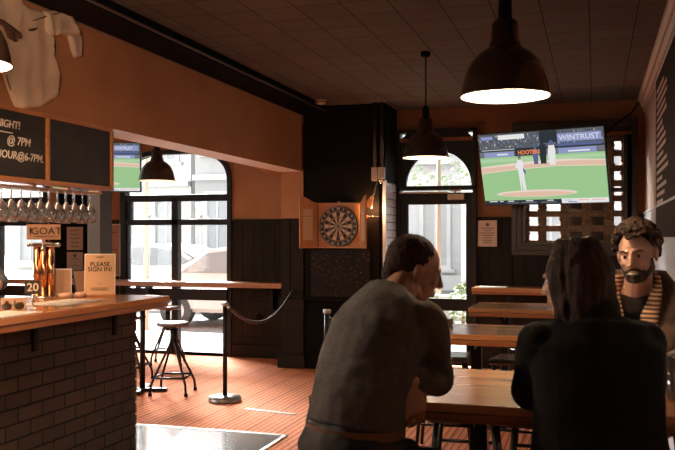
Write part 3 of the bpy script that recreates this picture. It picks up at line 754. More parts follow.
# smoke detector
bm = B(); t = thing('smoke_detector', 'small round smoke detector on the dark ceiling near the corner', 'detector', (-2.86, 8.70, 3.0))
lathe(bm, [(0,-.05),(.04,-.05),(.055,-.04),(.06,-.02),(.065,0),(0,0)]); obj('housing', bm, mat('cream_plastic', (.55,.38,.28), .5), t)
bm = B(); lathe(bm, [(.056,-.03),(.063,-.03),(.063,-.024),(.056,-.024)], closed=True); obj('vent_ring', bm, M_black, t)

# ------------------------------------------------------------------ bar
t = thing('bar_counter', 'long bar with dark painted brick front and thick honey wood top', 'bar', (-3.3, 1.2, 0))
bm = B(); box(bm, -3.55, -3.12, -3.5, 5.28, 0, 1.0)
obj('brick_front', bm, M_brick, t, world=True)
bm = B()
for k in range(12):
    z = .0+.083*k
    box(bm, -3.30 if k%2 else -3.2, -3.114, 5.27, 5.292, z+.006, z+.078, .004)
obj('corner_brick', bm, mat('corner_brick_paint', (.08,.048,.035), .5, nscale=20, namt=.3, bump=.5), t, world=True)
bm = B(); box(bm, -3.86, -2.935, -3.5, 5.44, 1.04, 1.08, .004); obj('countertop', bm, M_bartop, t, world=True)
bm = B(); box(bm, -3.85, -2.942, -3.5, 5.433, 1.0, 1.037, .006); obj('counter_edge', bm, woodmat('bar_edge_wood', (.40,.15,.05), (.28,.09,.025), .3, 'Y'), t, world=True)
bm = B()
bm.free()
for yy in (4.15, 5.0):
    bm = B(); box(bm, -3.12, -3.10, yy-.02, yy+.02, .84, 1.0, .003); obj('bracket', bm, M_dark, t, world=True)
# column at the bar end
bm = B(); box(bm, -3.63, -3.52, 5.46, 5.62, 0, 2.90, .004); o = struct('trim_15', bm, mat('grey_post_paint', (.060,.048,.042), .5), label='dark grey square post at the bar end')
# chalkboards under the bulkhead
t = thing('chalkboard', 'wood framed black chalkboards with chalk writing under the orange wall', 'chalkboard', (-3.22, 4.0, 1.83))
bm = B(); box(bm, -3.30, -3.222, 1.5, 5.13, 1.85, 2.235, .003); obj('board', bm, mat('chalkboard_black', (.022,.017,.014), .6, nscale=5, namt=.3), t, world=True)
M_bframe = woodmat('board_frame_wood', (.50,.19,.07), (.36,.12,.04), .4, 'Y')
bm = B(); box(bm, -3.32, -3.205, 1.5, 5.14, 1.825, 1.852, .003); box(bm, -3.235, -3.205, 5.115, 5.14, 1.85, 2.235, .003)
for yy in (4.413, 3.2, 2.2): box(bm, -3.235, -3.205, yy-.013, yy+.013, 1.85, 2.235, .003)
box(bm, -3.30, -3.212, 1.5, 5.14, 2.232, 2.26, .003)
obj('frame', bm, M_bframe, t, world=True)
M_chalk = mat('chalk', (.72, .58, .48), .95, nscale=60, namt=.15)
XX = -3.217-(-3.22)
def chalk(s, y_right, z, size):
    text('chalk_text', s, size, M_chalk, t, (XX, y_right-4.0, z-1.83), (PI/2, 0, PI/2), .0008, 'RIGHT', shear=.15, bold=.0007)
chalk('NIGHT!', 4.155, 2.15, .062); chalk('@ 7PM', 4.25, 2.06, .068); chalk('HOUR@6-7PM.', 4.375, 1.975, .064)
bm = B(); box(bm, -3.221, -3.2165, 3.80, 4.09, 2.100, 2.106); obj('underline', bm, M_chalk, t, world=True)
# glass rack
t = thing('glass_rack', 'pale hanging glass rack fixed under the chalkboards above the bar', 'rack', (-3.36, 4.2, 1.77))
M_rack = mat('pale_rack_wood', (.60, .42, .30), .35, nscale=10, namt=.1)
for xx in (-3.335, -3.445):
    for dx in (-.026, .026):
        bm = B(); box(bm, xx+dx-.008, xx+dx+.008, 2.2, 5.145, 1.80, 1.813, .003); obj('rail', bm, M_rack, t, world=True)
for yy in [5.13-.36*k for k in range(8)]:
    bm = B(); box(bm, -3.48, -3.30, yy-.01, yy+.01, 1.812, 1.826, .002); obj('hanger', bm, M_rack, t, world=True)
M_gl = glassmat('drinking_glass', (.93,.92,.91), .45, .03)
def wine_glass(label, loc, k=1.):
    bm = B(); w_ = .0012
    k = 1.06
    prof = [(.034,0),(.034,-.002),(.006,-.006),(.0042,-.02),(.0042,-.075),(.008,-.085),(.022,-.10),(.036,-.125),(.040,-.15),(.038,-.18),(.033,-.205),
            (.0318,-.205),(.0368,-.18),(.0388,-.15),(.0348,-.126),(.021,-.103),(.006,-.091),(0,-.089)]
    lathe(bm, [(a*k, b_*k) for a, b_ in prof], n=20); o = obj('wine_glass', bm, M_gl); o.location = loc
    return tag(o, label, 'glass', 'upturned glasses hanging in the bar rack')
ORD = ['first','second','third','fourth','fifth','sixth','seventh','eighth','ninth','tenth','eleventh','twelfth']
wg = None
for rw, xx in enumerate((-3.335, -3.445)):
    for k in range(11):
        loc = (xx, 5.05-.0915*k-.04*rw, 1.818)
        lb = 'clear stemmed glass hanging upside down in %s row of rack, %s from post end' % (('front', 'rear')[rw], ORD[k])
        if wg is None: wg = wine_glass(lb, loc)
        else:
            c = wg.copy(); COL.objects.link(c); c.location = loc; c['label'] = lb; c.scale = (1.0+.08*((k*7)%3-1),)*2+(1.+.03*((k*5)%3-1),)
# beer tower
t = thing('beer_tower', 'copper triple column beer tower standing on the bar behind the number sign', 'beer tap', (-3.66, 4.98, 1.08), R(30))
M_cop = mat('copper', (.78, .40, .20), .2, metal=1.)
for i, xx in enumerate((-.045, .0, .045)):
    bm = B(); cone(bm, (xx, -.012 if i == 1 else 0, 0), (xx, -.012 if i == 1 else 0, .36), .024, n=20); obj('column', bm, M_cop, t)
bm = B(); box(bm, -.075, .075, -.03, .03, .355, .385, .008)
for xx in (-.075, .075): cone(bm, (xx, 0, .37), (xx*1.25, -.01, .37), .012, .012, 12); ball(bm, (xx*1.3, -.01, .37), .016, 8)
cone(bm, (0,-.03,.37), (0,-.09,.33), .011, .008, 12)
obj('tap_fitting', bm, M_steel, t)
bm = B(); lathe(bm, [(0,0),(.09,0),(.085,.012),(.07,.015),(0,.015)]); obj('base', bm, M_steel, t)
bm = B(); box(bm, -.112, .112, -.012, .0, .405, .51, .002); box(bm, -.01, .01, -.01, .0, .38, .41)
hd = obj('tap_badge', bm, mat('tan_board', (.50, .30, .18), .6), t)
text('badge_text', 'GOAT', .068, M_ink, hd, (.018, -.0135, .463), label='dark GOAT lettering', sx=1.05)
bm = B(); poly(bm, [(-.093,.485),(-.087,.49),(-.078,.485),(-.080,.455),(-.086,.432),(-.091,.455)], -.014, .002); box(bm, -.06, .095, -.014, -.012, .425, .428); obj('badge_mark', bm, M_ink, hd)
# number sign
t = thing('table_number_sign', 'small black sign with number 20 on a clip stand on the bar', 'sign', (-3.155, 4.19, 1.08), R(36))
bm = B(); box(bm, -.045, .045, -.003, .003, .088, .166, .002); pl = obj('plate', bm, M_ink, t)
text('number_text', '20', .066, mat('cream_paint', (.72,.52,.38), .8), pl, (0, -.0036, .126), bold=.0012)
bm = B(); cone(bm, (0,.006,.008), (0,.006,.12), .004, n=10); box(bm, -.02, .02, -.016, .02, 0, .008, .002); obj('stand', bm, M_steel, t)
# notice boards
def sheet_stand(name, label, loc, rz, w_, h_, tilt, col, frame=None):
    t = thing(name, label, 'sign', loc, rz)
    Mx = Matrix.Rotation(R(-tilt), 3, 'X')
    bm = B(); box(bm, -w_/2, w_/2, -.004, .004, .012, h_, .001, rot=(Mx, V(0,0,0))); p = obj('panel', bm, frame or col, t)
    bm = B(); box(bm, -w_/2+.007, w_/2-.007, -.0055, -.004, .02, h_-.008, rot=(Mx, V(0,0,0))); obj('printed_sheet', bm, col, p)
    bm = B(); box(bm, -w_/2, w_/2, -.022, .03, 0, .018, .003); obj('base', bm, M_oak, t)
    return t, p
M_tan = mat('tan_print', (.62, .36, .20), .7)
t, p = sheet_stand('sign_in_board', 'tan sign in notice on a wooden base at the end of the bar', (-3.37, 5.22, 1.08), R(27), .215, .305, 6, M_tan, mat('pale_frame', (.66,.56,.46), .4))
ty = lambda z: z*math.sin(R(6))-.0062
for s, z, sz, bo in (('Barrapub', .277, .018, .0006), ('PLEASE', .228, .044, .0008), ('SIGN IN!', .192, .044, .0008)):
    if s == 'Barrapub': continue
    text('notice_text', s, sz, M_ink, p, (0, ty(z), z), (PI/2-R(6), 0, 0), .0004, bold=bo)
bm = B()
for z, w_ in ((.282,.055),(.278,.05),(.272,.012),(.09,.028),(.062,.12),(.056,.13),(.05,.10),(.044,.12)): box(bm, -w_/2, w_/2, -.0064, -.0058, z-.0012, z+.0012)
for v in bm.verts: v.co.y += v.co.z*math.sin(R(6))
obj('small_print', bm, M_ink, p)
sheet_stand('menu_stand', 'pale framed menu card beside the copper beer tower', (-3.60, 5.10, 1.08), R(32), .135, .20, 4, mat('brown_print', (.46,.25,.14), .6), mat('white_acrylic', (.75,.72,.7), .2))
t, p = sheet_stand('menu_stand', 'black edged card leaning between the framed menu and the sign in notice', (-3.52, 5.25, 1.08), R(78), .14, .19, 14, mat('brown_print', (), .6), M_bmetal)
for nm, lb, loc, r_ in (('candle_dish', 'small glass candle dish at the foot of the framed menu card', (-3.50, 5.0, 1.08), .05), ('candle_dish', 'small glass dish between the menu card and the sign in notice', (-3.46, 5.12, 1.08), .036)):
    bm = B(); lathe(bm, [(0,.0),(r_*.8,0),(r_,.01),(r_,.035),(r_*.9,.035),(r_*.88,.012),(0,.01)], n=24); o = obj(nm, bm, mat('amber_glassware', (.55,.33,.2), .15, spec=.8)); o.location = loc; tag(o, lb, 'dish')
bm = B(); box(bm, -3.42, -3.12, 4.42, 4.93, 1.081, 1.083); tag(obj('paper_sheet', bm, M_paper), 'white paper lying on the bar in front of the beer tower', 'paper')
bm = B(); box(bm, -3.2, -2.97, 3.55, 4.03, 1.081, 1.083); tag(obj('paper_sheet', bm, M_paper), 'white paper lying at the near left edge of the bar', 'paper')
t = thing('sunglasses', 'dark brown sunglasses lying on the bar near the number sign', 'sunglasses', (-3.19, 4.06, 1.085), R(60))
M_lens = mat('brown_lens', (.05,.025,.015), .1, coat=.5)
for sx in (-1, 1):
    bm = B(); ball(bm, (sx*.036, 0, .02), (.031, .007, .022), 8); obj('lens', bm, M_lens, t)
bm = B(); tube(bm, [(-.02,-.002,.026),(0,-.006,.03),(.02,-.002,.026)], .0025); 
for sx in (-1, 1): tube(bm, [(sx*.066,0,.03),(sx*.07,.05,.028),(sx*.06,.13,.006)], .002)
obj('frame', bm, M_ink, t)
t = thing('wooden_caddy', 'small wooden caddy with lettered cut-outs on the bar left of the number sign', 'caddy', (-3.31, 4.22, 1.08), R(40))
bm = B(); box(bm, -.07, .07, -.035, -.028, 0, .06, .002); box(bm, -.07, .07, .028, .035, 0, .06, .002); box(bm, -.07, -.063, -.03, .03, 0, .06, .002); box(bm, .063, .07, -.03, .03, 0, .06, .002); box(bm, -.07, .07, -.03, .03, 0, .006); obj('box', bm, mat('pale_ply', (.55,.33,.2), .6), t)
bm = B(); box(bm, -.05, -.03, -.0375, -.034, .012, .045); box(bm, .0, .008, -.0375, -.034, .012, .048); box(bm, .02, .05, -.0375, -.034, .03, .036); box(bm, .02, .05, -.0375, -.034, .012, .018); obj('cut_out', bm, M_ink, t)
# papers on back wall
def at(px, py, Y):
    s, c = math.sin(R(17.04)), math.cos(R(17.04)); u = (px-337.5)/840; d = Y/(c+u*s); return ((-s+c*u)*d, 1.5-(py-237.5)*d/840)
bm = B(); xa, za = at(60, 226, 9.7); xb, zb = at(87, 290, 9.7); box(bm, xa-.05, xb+.05, 9.68, 9.74, .6, 2.1); tag(obj('pinboard', bm, M_black), 'tall black panel behind the bar carrying two pinned notices', 'panel')
def notice(px0, py0, px1, py1, Y, label, lines, m=None, frame=None, logo=False):
    x0, z1 = at(px0, py0, Y); x1, _ = at(px1, py0, Y); _, z0 = at((px0+px1)/2, py1, Y)
    t = thing('notice', label, 'notice', ((x0+x1)/2, Y, z0)); w_ = (x1-x0)/2; h_ = z1-z0
    bm = B(); box(bm, -w_, w_, -.004, .0, 0, h_, .0008); obj('paper', bm, m or M_paper, t)
    bm = B(); rd = random.Random(len(label))
    if logo: cone(bm, (0,-.0045,h_*.84), (0,-.006,h_*.84), w_*.2, n=20)
    for k in range(lines):
        z = h_*(.70-.55*k/max(1, lines-1)) if logo else h_*(.85-.7*k/max(1, lines-1)); q = w_*rd.uniform(.35,.75)
        box(bm, -q, q, -.0056, -.0045, z-.004, z+.004)
    obj('printed_lines', bm, M_ink if not logo else mat('grey_ink', (.12,.09,.08), .8), t)
    if frame:
        bm = B(); rframe(bm, -w_-.012, w_+.012, -.012, h_+.012, .014, -.012, .0); obj('frame', bm, frame, t)
notice(67, 227, 83, 250, 9.675, 'upper of the two tan notices pinned behind the bar', 5, mat('tan_paper', (.45,.33,.26), .9))
notice(67, 252, 83, 275, 9.675, 'lower of the two tan notices pinned behind the bar', 3, mat('tan_paper2', (.42,.32,.26), .9), logo=True)
notice(108, 225, 120, 275, 9.73, 'brown poster in a pale frame beside the arched street window', 3, mat('brown_poster', (.40,.22,.13), .7), frame=mat('white_frame', (.6,.58,.55), .5))
notice(478, 220.5, 497, 246.5, 9.66, 'pale notice sheet on the dark wall under the left corner of the big television', 7, mat('cream_sheet', (.56,.40,.31), .9), logo=True)
for px in (481, 494):
    pass

# ------------------------------------------------------------------ televisions
def television(label, loc, rot, w_, h_, mount):
    t = thing('television', label, 'television', loc); t.rotation_euler = rot
    bm = B(); box(bm, -w_/2, w_/2, -.02, .02, -h_/2, h_/2, .004); box(bm, -w_*.3, w_*.3, .02, .05, -h_*.3, h_*.25, .008); obj('casing', bm, mat('tv_black', (.010,.010,.011), .25), t)
    # broadcast picture
    W, H = w_/2-.012, h_/2-.014
    SP = 1.28
    C = {'sky': (.10,.11,.13), 'grey': (.17,.17,.19), 'white': (.78,.78,.78), 'blue': (.27,.31,.55), 'navy': (.10,.13,.27), 'green': (.33,.56,.27), 'green2': (.42,.63,.37), 'dirt': (.74,.50,.38),
         'dirt2': (.80,.66,.56), 'dark': (.030,.035,.045), 'orange': (.85,.25,.07), 'skin': (.4,.25,.18)}
    ks = list(C); ms = [emat('screen_'+k, C[k], 1.) for k in ks]
    bm = B(); lay = [0]
    def P(c, pts):
        lay[0] += 1; vs = [bm.verts.new((x*W, -.0205-.00006*lay[0], z*H)) for x, z in pts]; bm.faces.new(vs).material_index = ks.index(c)
    def Rr(c, x0, x1, z0, z1): P(c, [(x0,z0),(x1,z0),(x1,z1),(x0,z1)])
    def El(c, x, z, rx, rz, n=28): P(c, [(x+rx*math.cos(2*PI*k/n), z+rz*math.sin(2*PI*k/n)) for k in range(n)])
    Rr('sky', -1, 1, -1, 1)
    rd = random.Random(5)
    for k in range(260):
        x = rd.uniform(-1, .98); z = rd.choice([.62,.68,.74,.80,.86,.92]); q = rd.uniform(.006,.016); Rr(rd.choice(['grey','dark','blue','white','navy','skin']), x, min(1, x+q), z, z+rd.uniform(.03,.05))
    Rr('white', -.66, -.22, .84, .97); Rr('blue', -.95, -.75, .86, .95); Rr('dark', .02, .30, .68, 1)
    Rr('dark', -1, 1, .50, .58); Rr('white', -.96, -.4, .555, .57); Rr('grey', -1, 1, .38, .52)
    Rr('blue', .30, .97, .68, .90); Rr('blue', -.92, -.42, .36, .50); Rr('blue', .30, .88, .33, .51); Rr('dark', -.40, -.02, .33, .58); Rr('navy', .3, .97, .56, .64)
    Rr('white', -.70, -.52, .41, .45); Rr('white', .45, .78, .40, .44)
    Rr('green', -1, 1, -1, .36); Rr('green2', -1, 1, .22, .31)
    P('dirt2', [(-1,.10),(-.2,.20),(.4,.22),(1,.16),(1,-.02),(.3,.03),(-.4,-.02),(-1,-.10)]); P('dirt', [(-1,.06),(-.2,.12),(.5,.16),(1,.13),(1,.0),(.3,.05),(-.4,.0),(-1,-.08)])
    Rr('green', -1, 1, -.86, -.02) if False else None
    El('dirt2', -.12, -.70, .66, .10); El('dirt', -.12, -.72, .60, .07)
    for x, c1, s_, z in ((.05,'dark',1.3,.10),(.19,'white',1.3,.06),(-.07,'navy',.95,.10)):
        P(c1, [(x-.03*s_,z),(x+.0,z+.02),(x+.035*s_,z),(x+.05*s_,z+.30*s_),(x+.04*s_,z+.42*s_),(x-.03*s_,z+.42*s_),(x-.045*s_,z+.26*s_)]); El(c1 if c1 != 'white' else 'navy', x+.005, z+.47*s_, .025*s_, .055*s_)
    x, z = -.34, -.62   # pitcher, seen from behind
    pz = lambda q: z+q*1.32
    P('white', [(x-.02,pz(0)),(x+.0,pz(0)),(x+.005,pz(.25)),(x+.02,pz(.02)),(x+.07,pz(0)),(x+.055,pz(.3)),(x+.06,pz(.6)),(x+.04,pz(.66)),(x-.03,pz(.66)),(x-.08,pz(.5)),(x-.04,pz(.48)),(x-.03,pz(.3))])
    El('skin', x+.005, pz(.70), .024, .05); El('navy', x+.005, pz(.73), .026, .035); P('navy', [(x+.05,pz(.5)),(x+.09,pz(.4)),(x+.075,pz(.35)),(x+.045,pz(.42))])
    Rr('dark', -1, .28, -1, -.88); Rr('white', .28, 1, -1, -.87)
    for a, b_ in ((-.92,-.78),(-.74,-.68),(-.6,-.5),(-.3,-.18),(.05,.15)): Rr('white', a, b_, -.92, -.895)
    for a, b_ in ((-.62,-.42),(-.38,-.12),(-.05,.2)): Rr('grey', a, b_, -.97, -.945)
    for a, b_ in ((.33,.45),(.55,.7),(.75,.95)): Rr('blue' if a < .5 else 'orange', a, b_, -.925, -.91)
    Rr('blue', .38, .52, -.98, -.95)
    s_ = obj('screen', bm, ms, t, label='screen showing a baseball broadcast')
    text('screen_text', 'WINTRUST', .155*H*1.25, emat('screen_white', (), 1), s_, (.635*W, -.0215-.00006*lay[0], .78*H), extrude=0, sx=1.12*(W/.68))
    text('screen_text', 'HOOTERS', .13*H*1.2, emat('screen_orange', (), 1), s_, (-.17*W, -.0215-.00006*lay[0], .45*H), extrude=0, bold=.002, sx=.9)
    if mount == 'wall':
        bm = B(); box(bm, -.12, .12, .05, .08, -.12, .12, .005); tube(bm, [(0,.08,0), (.05,.25,.02), (.1,.5,.0)], .03, 10)
        obj('wall_bracket', bm, M_black, t)
    else:
        bm = B(); tube(bm, [(0,.06,.0), (0,.10,.1), (0,.10,mount)], .025, 10); obj('ceiling_pole', bm, M_black, t)
    return t
television('big tilted television on the back wall showing a baseball game', (-.526, 9.02, 2.235), (.266, 0, -.323), 1.378, .792, 'wall')
cx, cz = at(97, 167, 7.7)
television('second television behind the bulkhead, its right half showing beside the dome lamp', (cx, 7.7, cz), (.05, 0, R(22)), .92, .53, .43)

# ------------------------------------------------------------------ dartboard
t = thing('dartboard_cabinet', 'open wooden dartboard cabinet on the black wall', 'cabinet', (-2.75, 9.06, 1.38))
M_cab = woodmat('pine_cabinet', (.60,.25,.09), (.45,.17,.055), .45, 'Z')
bm = B(); box(bm, -.245, .245, -.02, .0, 0, .51, .003); box(bm, -.245, .245, -.05, .0, 0, .018, .003); box(bm, -.245, .245, -.05, .0, .492, .51, .003); cone(bm, (0,-.05,.515), (0,-.02,.515), .012, n=12); obj('back_panel', bm, M_cab, t)
for s in (-1, 1):
    ang = R(-38) if s < 0 else R(62)
    M3 = Matrix.Rotation(ang*(-1)*-1, 3, 'Z')
    def dr(x, y, z): # door local: x outward from hinge 0.._.24
        a = R(54) if s < 0 else R(60)
        return V(s*(.247+x*math.cos(a)+ (0)), -.045-x*math.sin(a)-y*.0, z)
    bm = B(); wdt = .245
    outl = [(0,0),(wdt,0),(wdt,.585)] + [(wdt-wdt*k/10, .585-.075*(.5-.5*math.cos(PI*k/10))) for k in range(1, 11)]
    A = [bm.verts.new(dr(x, 0, z)) for x, z in outl]; off = V(s*.012, .012, 0)
    Bq = [bm.verts.new(dr(x, 0, z)+off) for x, z in outl]
    bm.faces.new(A); bm.faces.new(Bq[::-1])
    for i in range(len(A)): bm.faces.new((A[i], Bq[i], Bq[(i+1)%len(A)], A[(i+1)%len(A)]))
    a_, b_ = dr(.01, 0, .05), dr(wdt-.01, 0, .05); nrm = V(-s*math.sin(R(54) if s < 0 else R(60)), -math.cos(R(54) if s < 0 else R(60)), 0)
    vs = [a_, b_, b_+nrm*.03, a_+nrm*.03]; bot = [bm.verts.new(v) for v in vs]; top = [bm.verts.new(v+V(0,0,.012)) for v in vs]
    bm.faces.new(bot); bm.faces.new(top)
    for i in range(4): bm.faces.new((bot[i], bot[(i+1)%4], top[(i+1)%4], top[i]))
    d = obj('door', bm, M_cab, t)
    bm = B(); q = [dr(x, 0, z)+nrm*.003 for x, z in ((.07,.09),(.20,.09),(.20,.44),(.07,.44))]; bm.faces.new([bm.verts.new(v) for v in q])
    q2 = [dr(x, 0, z)+nrm*.0045 for x, z in ((.07,.355),(.20,.355),(.20,.362),(.07,.362))]; f = bm.faces.new([bm.verts.new(v) for v in q2]); f.material_index = 1
    for k in range(9):
        z = .12+.025*k; q2 = [dr(x, 0, zz)+nrm*.0045 for x, zz in ((.08,z),(.19,z),(.19,z+.002),(.08,z+.002))]; f = bm.faces.new([bm.verts.new(v) for v in q2]); f.material_index = 1
    obj('score_sheet', bm, [mat('score_paper', (.62,.42,.27), .8), mat('score_line', (.35,.20,.12), .8)], d)
t = thing('dartboard', 'round black and cream dartboard hung in the open cabinet', 'dartboard', (-2.75, 9.0, 1.625))
bm = B(); cone(bm, (0,.035,0), (0,0,0), .226, n=64, smooth=False); obj('board', bm, mat('dartboard_black', (.02,.015,.012), .6), t)
seg = [mat('dart_black', (.03,.02,.015), .8), mat('dart_cream', (.62,.40,.26), .8), mat('dart_red', (.30,.04,.02), .8), mat('dart_green', (.05,.12,.04), .8)]
bm = B()
for k in range(20):
    a0, a1 = PI/2+PI/20-k*PI/10, PI/2-PI/20-k*PI/10
    bk = k%2 == 0
    for r0, r1, c in ((.0159,.099,0 if bk else 1),(.099,.109,2 if bk else 3),(.109,.160,0 if bk else 1),(.160,.171,2 if bk else 3)):
        arc = [a0+(a1-a0)*i/4 for i in range(5)]
        pts = [(r1*math.cos(a), r1*math.sin(a)) for a in arc]+[(r0*math.cos(a), r0*math.sin(a)) for a in arc[::-1]]
        f = bm.faces.new([bm.verts.new((x, -.001, z)) for x, z in pts]); f.material_index = c
for r_, c in ((.0159,3),(.00635,2)): f = bm.faces.new([bm.verts.new((r_*math.cos(2*PI*i/24), -.0012-(.0002 if r_ < .01 else 0), r_*math.sin(2*PI*i/24))) for i in range(24)]); f.material_index = c
obj('scoring_segments', bm, seg, t)
bm = B()
for r_ in (.0159,.099,.109,.160,.171): tube(bm, [(r_*math.cos(2*PI*i/48), -.003, r_*math.sin(2*PI*i/48)) for i in range(48)], .0008, 4, closed=True)
for k in range(20):
    a = PI/2+PI/20-k*PI/10; tube(bm, [(.0159*math.cos(a), -.003, .0159*math.sin(a)), (.175*math.cos(a), -.003, .175*math.sin(a))], .0008, 4)
tube(bm, [(.215*math.cos(2*PI*i/48), -.006, .215*math.sin(2*PI*i/48)) for i in range(48)], .0018, 6, closed=True)
obj('wire', bm, mat('dart_wire', (.5,.38,.28), .3, metal=.8), t)
NUM = [20,1,18,4,13,6,10,15,2,17,3,19,7,16,8,11,14,9,12,5]
for k, n_ in enumerate(NUM):
    a = PI/2-k*PI/10; text('number', str(n_), .036, mat('dart_number', (.62,.46,.34), .5), t, (.195*math.cos(a), -.004, .195*math.sin(a)), (PI/2, -(a-PI/2), 0), .001, bold=.001)
t = thing('dart', 'dart stuck in the wall at the right side of the dartboard cabinet', 'dart', (-2.34, 9.05, 1.735))
bm = B(); cone(bm, (.05,.035,0), (.02,.01,0), .0012, n=6); cone(bm, (.02,.01,0), (-.03,-.03,.0), .0035, n=8); obj('barrel', bm, M_steel, t)
bm = B(); cone(bm, (-.03,-.03,0), (-.06,-.055,0), .0018, n=6); box(bm, -.09, -.055, -.07, -.068, -.012, .012); box(bm, -.09, -.055, -.078, -.06, -.001, .001); obj('flight', bm, M_steel, t)
t = thing('wall_lamp', 'small gooseneck wall lamp lighting the right side of the dartboard', 'lamp', (-2.27, 9.06, 2.13))
bm = B(); lathe(bm, [(0,0),(.03,0),(.03,.012),(0,.014)]); bm.transform(Matrix.Rotation(PI/2, 4, 'X')); obj('mount', bm, M_steel, t)
bm = B(); tube(bm, [(0,0,0),(0,-.05,.02),(-.02,-.09,.0),(-.04,-.11,-.08),(-.05,-.11,-.15),(-.08,-.11,-.20)], .006, 8); obj('arm', bm, M_steel, t)
bm = B(); p0, p1 = V(-.08,-.11,-.195), V(-.125,-.10,-.29); cone(bm, p0, p1, .022, .045, 20, cap=False); cone(bm, p0, p0+V(.01,0,.02), .022, .012, 16); obj('lamp_shade', bm, mat('amber_shade', (.55,.22,.08), .4, emit=(.8,.25,.06), estr=.25), t)
bm = B(); ball(bm, p0.lerp(p1, .6), .018, 8); obj('bulb', bm, emat('dart_bulb', (1,.62,.32), 6), t)
l = bpy.data.lights.new('wall_lamp_light', 'POINT'); l.energy = 11; l.color = (1,.55,.28); l.shadow_soft_size = .03
lo = bpy.data.objects.new('wall_lamp_light', l); COL.objects.link(lo); lo.location = V(-2.27,9.06,2.13)+V(-.085,-.07,-.31)

# ------------------------------------------------------------------ shirt on the bulkhead
def atXp(px, py, X=-3.2):
    s, c = math.sin(R(17.04)), math.cos(R(17.04)); u = (px-337.5)/840; d = X/(-s+u*c); return ((c+u*s)*d, 1.5-(py-237.5)*d/840)
t = thing('hanging_shirt', 'old cream baseball shirt pinned flat on the orange wall above the chalkboard', 'shirt', (-3.215, 3.9, 2.3))
def cloth(name, pts, m, th=.012, base=.004, amp=.014, par=None, ns=9):
    q = [atXp(*p) for p in pts]; bm = B()
    f = bm.faces.new([bm.verts.new((-3.22+base+th, y, z)) for y, z in q])
    bmesh.ops.triangulate(bm, faces=[f])
    for _ in range(5):
        es = [e for e in bm.edges if e.calc_length() > .035]
        if not es: break
        bmesh.ops.subdivide_edges(bm, edges=es, cuts=1); bmesh.ops.triangulate(bm, faces=bm.faces[:])
    for v in bm.verts:
        bd = any(e.is_boundary for e in v.link_edges)
        v.co.x += (-.006 if bd else amp*(.5+noise.noise(V(v.co.y*ns, v.co.z*ns*.5, 3)))) 
    bd = [e for e in bm.edges if e.is_boundary]
    g_ = bmesh.ops.extrude_edge_only(bm, edges=bd)['geom']
    for v in g_:
        if isinstance(v, bmesh.types.BMVert): v.co.x = -3.219
    for f in bm.faces: f.smooth = True
    return obj(name, bm, m, par, world=True)
M_shirt = mat('aged_cream_cloth', (.66, .48, .34), .85, nscale=6, namt=.1, bump=.4, bscale=8)
cloth('body', [(-16,-20),(20,-14),(22,0),(30,7),(48,12),(49,38),(52,46),(56,56),(60.5,68),(61,75),(58.6,86),(58.5,97),(43,107),(25,109),(17,107),(12,95),(7,80),(3,66),(-4,48),(-14,20)], M_shirt, par=t)
cloth('sleeve', [(44,11),(66,10.5),(73,22),(81,35),(60,35),(49.5,38),(45,30)], M_shirt, th=.02, amp=.022, par=t, ns=14)
cloth('cuff', [(69.5,35),(81.5,34),(84,44),(82,57),(76,57.5),(73,50)], mat('worn_cream_cuff', (.58,.42,.31), .85), th=.018, par=t)
M_mark = mat('brown_felt', (.12,.055,.03), .85)
cloth('ribbon', [(-8,17),(2,20),(12,27),(20,33),(21,38),(18,39),(12,34),(6,28),(14,37),(17,41),(15,42),(8,38),(2,27),(-8,22)], M_mark, th=.032, amp=.002, par=t)
cloth('pocket_print', [(28,29),(36,27.5),(37,28.6),(34,29.5),(33,31),(29,31.2)], M_mark, th=.031, amp=.0, par=t)
cloth('seam', [(32,20.5),(45,16),(56,13),(66,10.5),(66.2,11.2),(56,14),(45,17),(32,21.2)], M_mark, th=.034, amp=.0, par=t)

# ------------------------------------------------------------------ board on the right wall
t = thing('menu_board', 'big dark board with rows of pale lettering on the right wall', 'sign', (RX, 6.2, 1.5))
bm = B(); box(bm, RX-.018, RX-.0, 4.6, 7.72, 1.5, 2.84, .002); obj('board', bm, mat('dark_brown_board2', (.035,.020,.014), .8, spec=.1), t, world=True)
bm = B(); box(bm, RX-.026, RX, 4.6, 7.76, 1.482, 1.502, .003); box(bm, RX-.026, RX, 7.72, 7.745, 1.5, 2.85, .003); box(bm, RX-.026, RX, 4.6, 7.745, 2.835, 2.85, .003)
obj('frame', bm, mat('pale_board_edge', (.55,.52,.5), .5), t, world=True)
rd = random.Random(4)
for k in range(16):
    z = 2.72-.062*k; yend = 7.58; L = rd.uniform(.55, 1.1); y = yend; bm = B()
    while y > yend-L:
        wl_ = rd.uniform(.03,.05); box(bm, RX-.0205, RX-.017, y-wl_, y, z-.015, z+.015); y -= wl_+.007
    obj('lettering_row', bm, mat('cream_lettering', (.62,.45,.34), .7), t, world=True)

# ------------------------------------------------------------------ drinks
def pint(label, x, y, z, h, r, fill, mc):
    t = thing('pint_glass', label, 'glass', (x, y, z))
    bm = B(); lathe(bm, [(0,0),(r*.75,0),(r*.8,.01),(r,h),(r-.002,h),(r*.8-.003,.012),(0,.01)], n=28); obj('glass', bm, M_gl, t)
    bm = B(); lathe(bm, [(0,.012),(r*.8-.005,.013),((r*.8+(r-r*.8)*fill)-.004,h*fill),(0,h*fill)], n=24); obj('drink', bm, mc, t)
M_beer = mat('amber_beer', (.75,.32,.12), .15, emit=None)
pint('tall pint glass of amber drink near the table edge at the far right', .272, 2.86, .95, .175, .036, .55, M_beer)
pint('shorter darker pint glass behind the tall one at the far right', .262, 3.06, .95, .15, .036, .6, mat('dark_beer', (.22,.09,.04), .15))

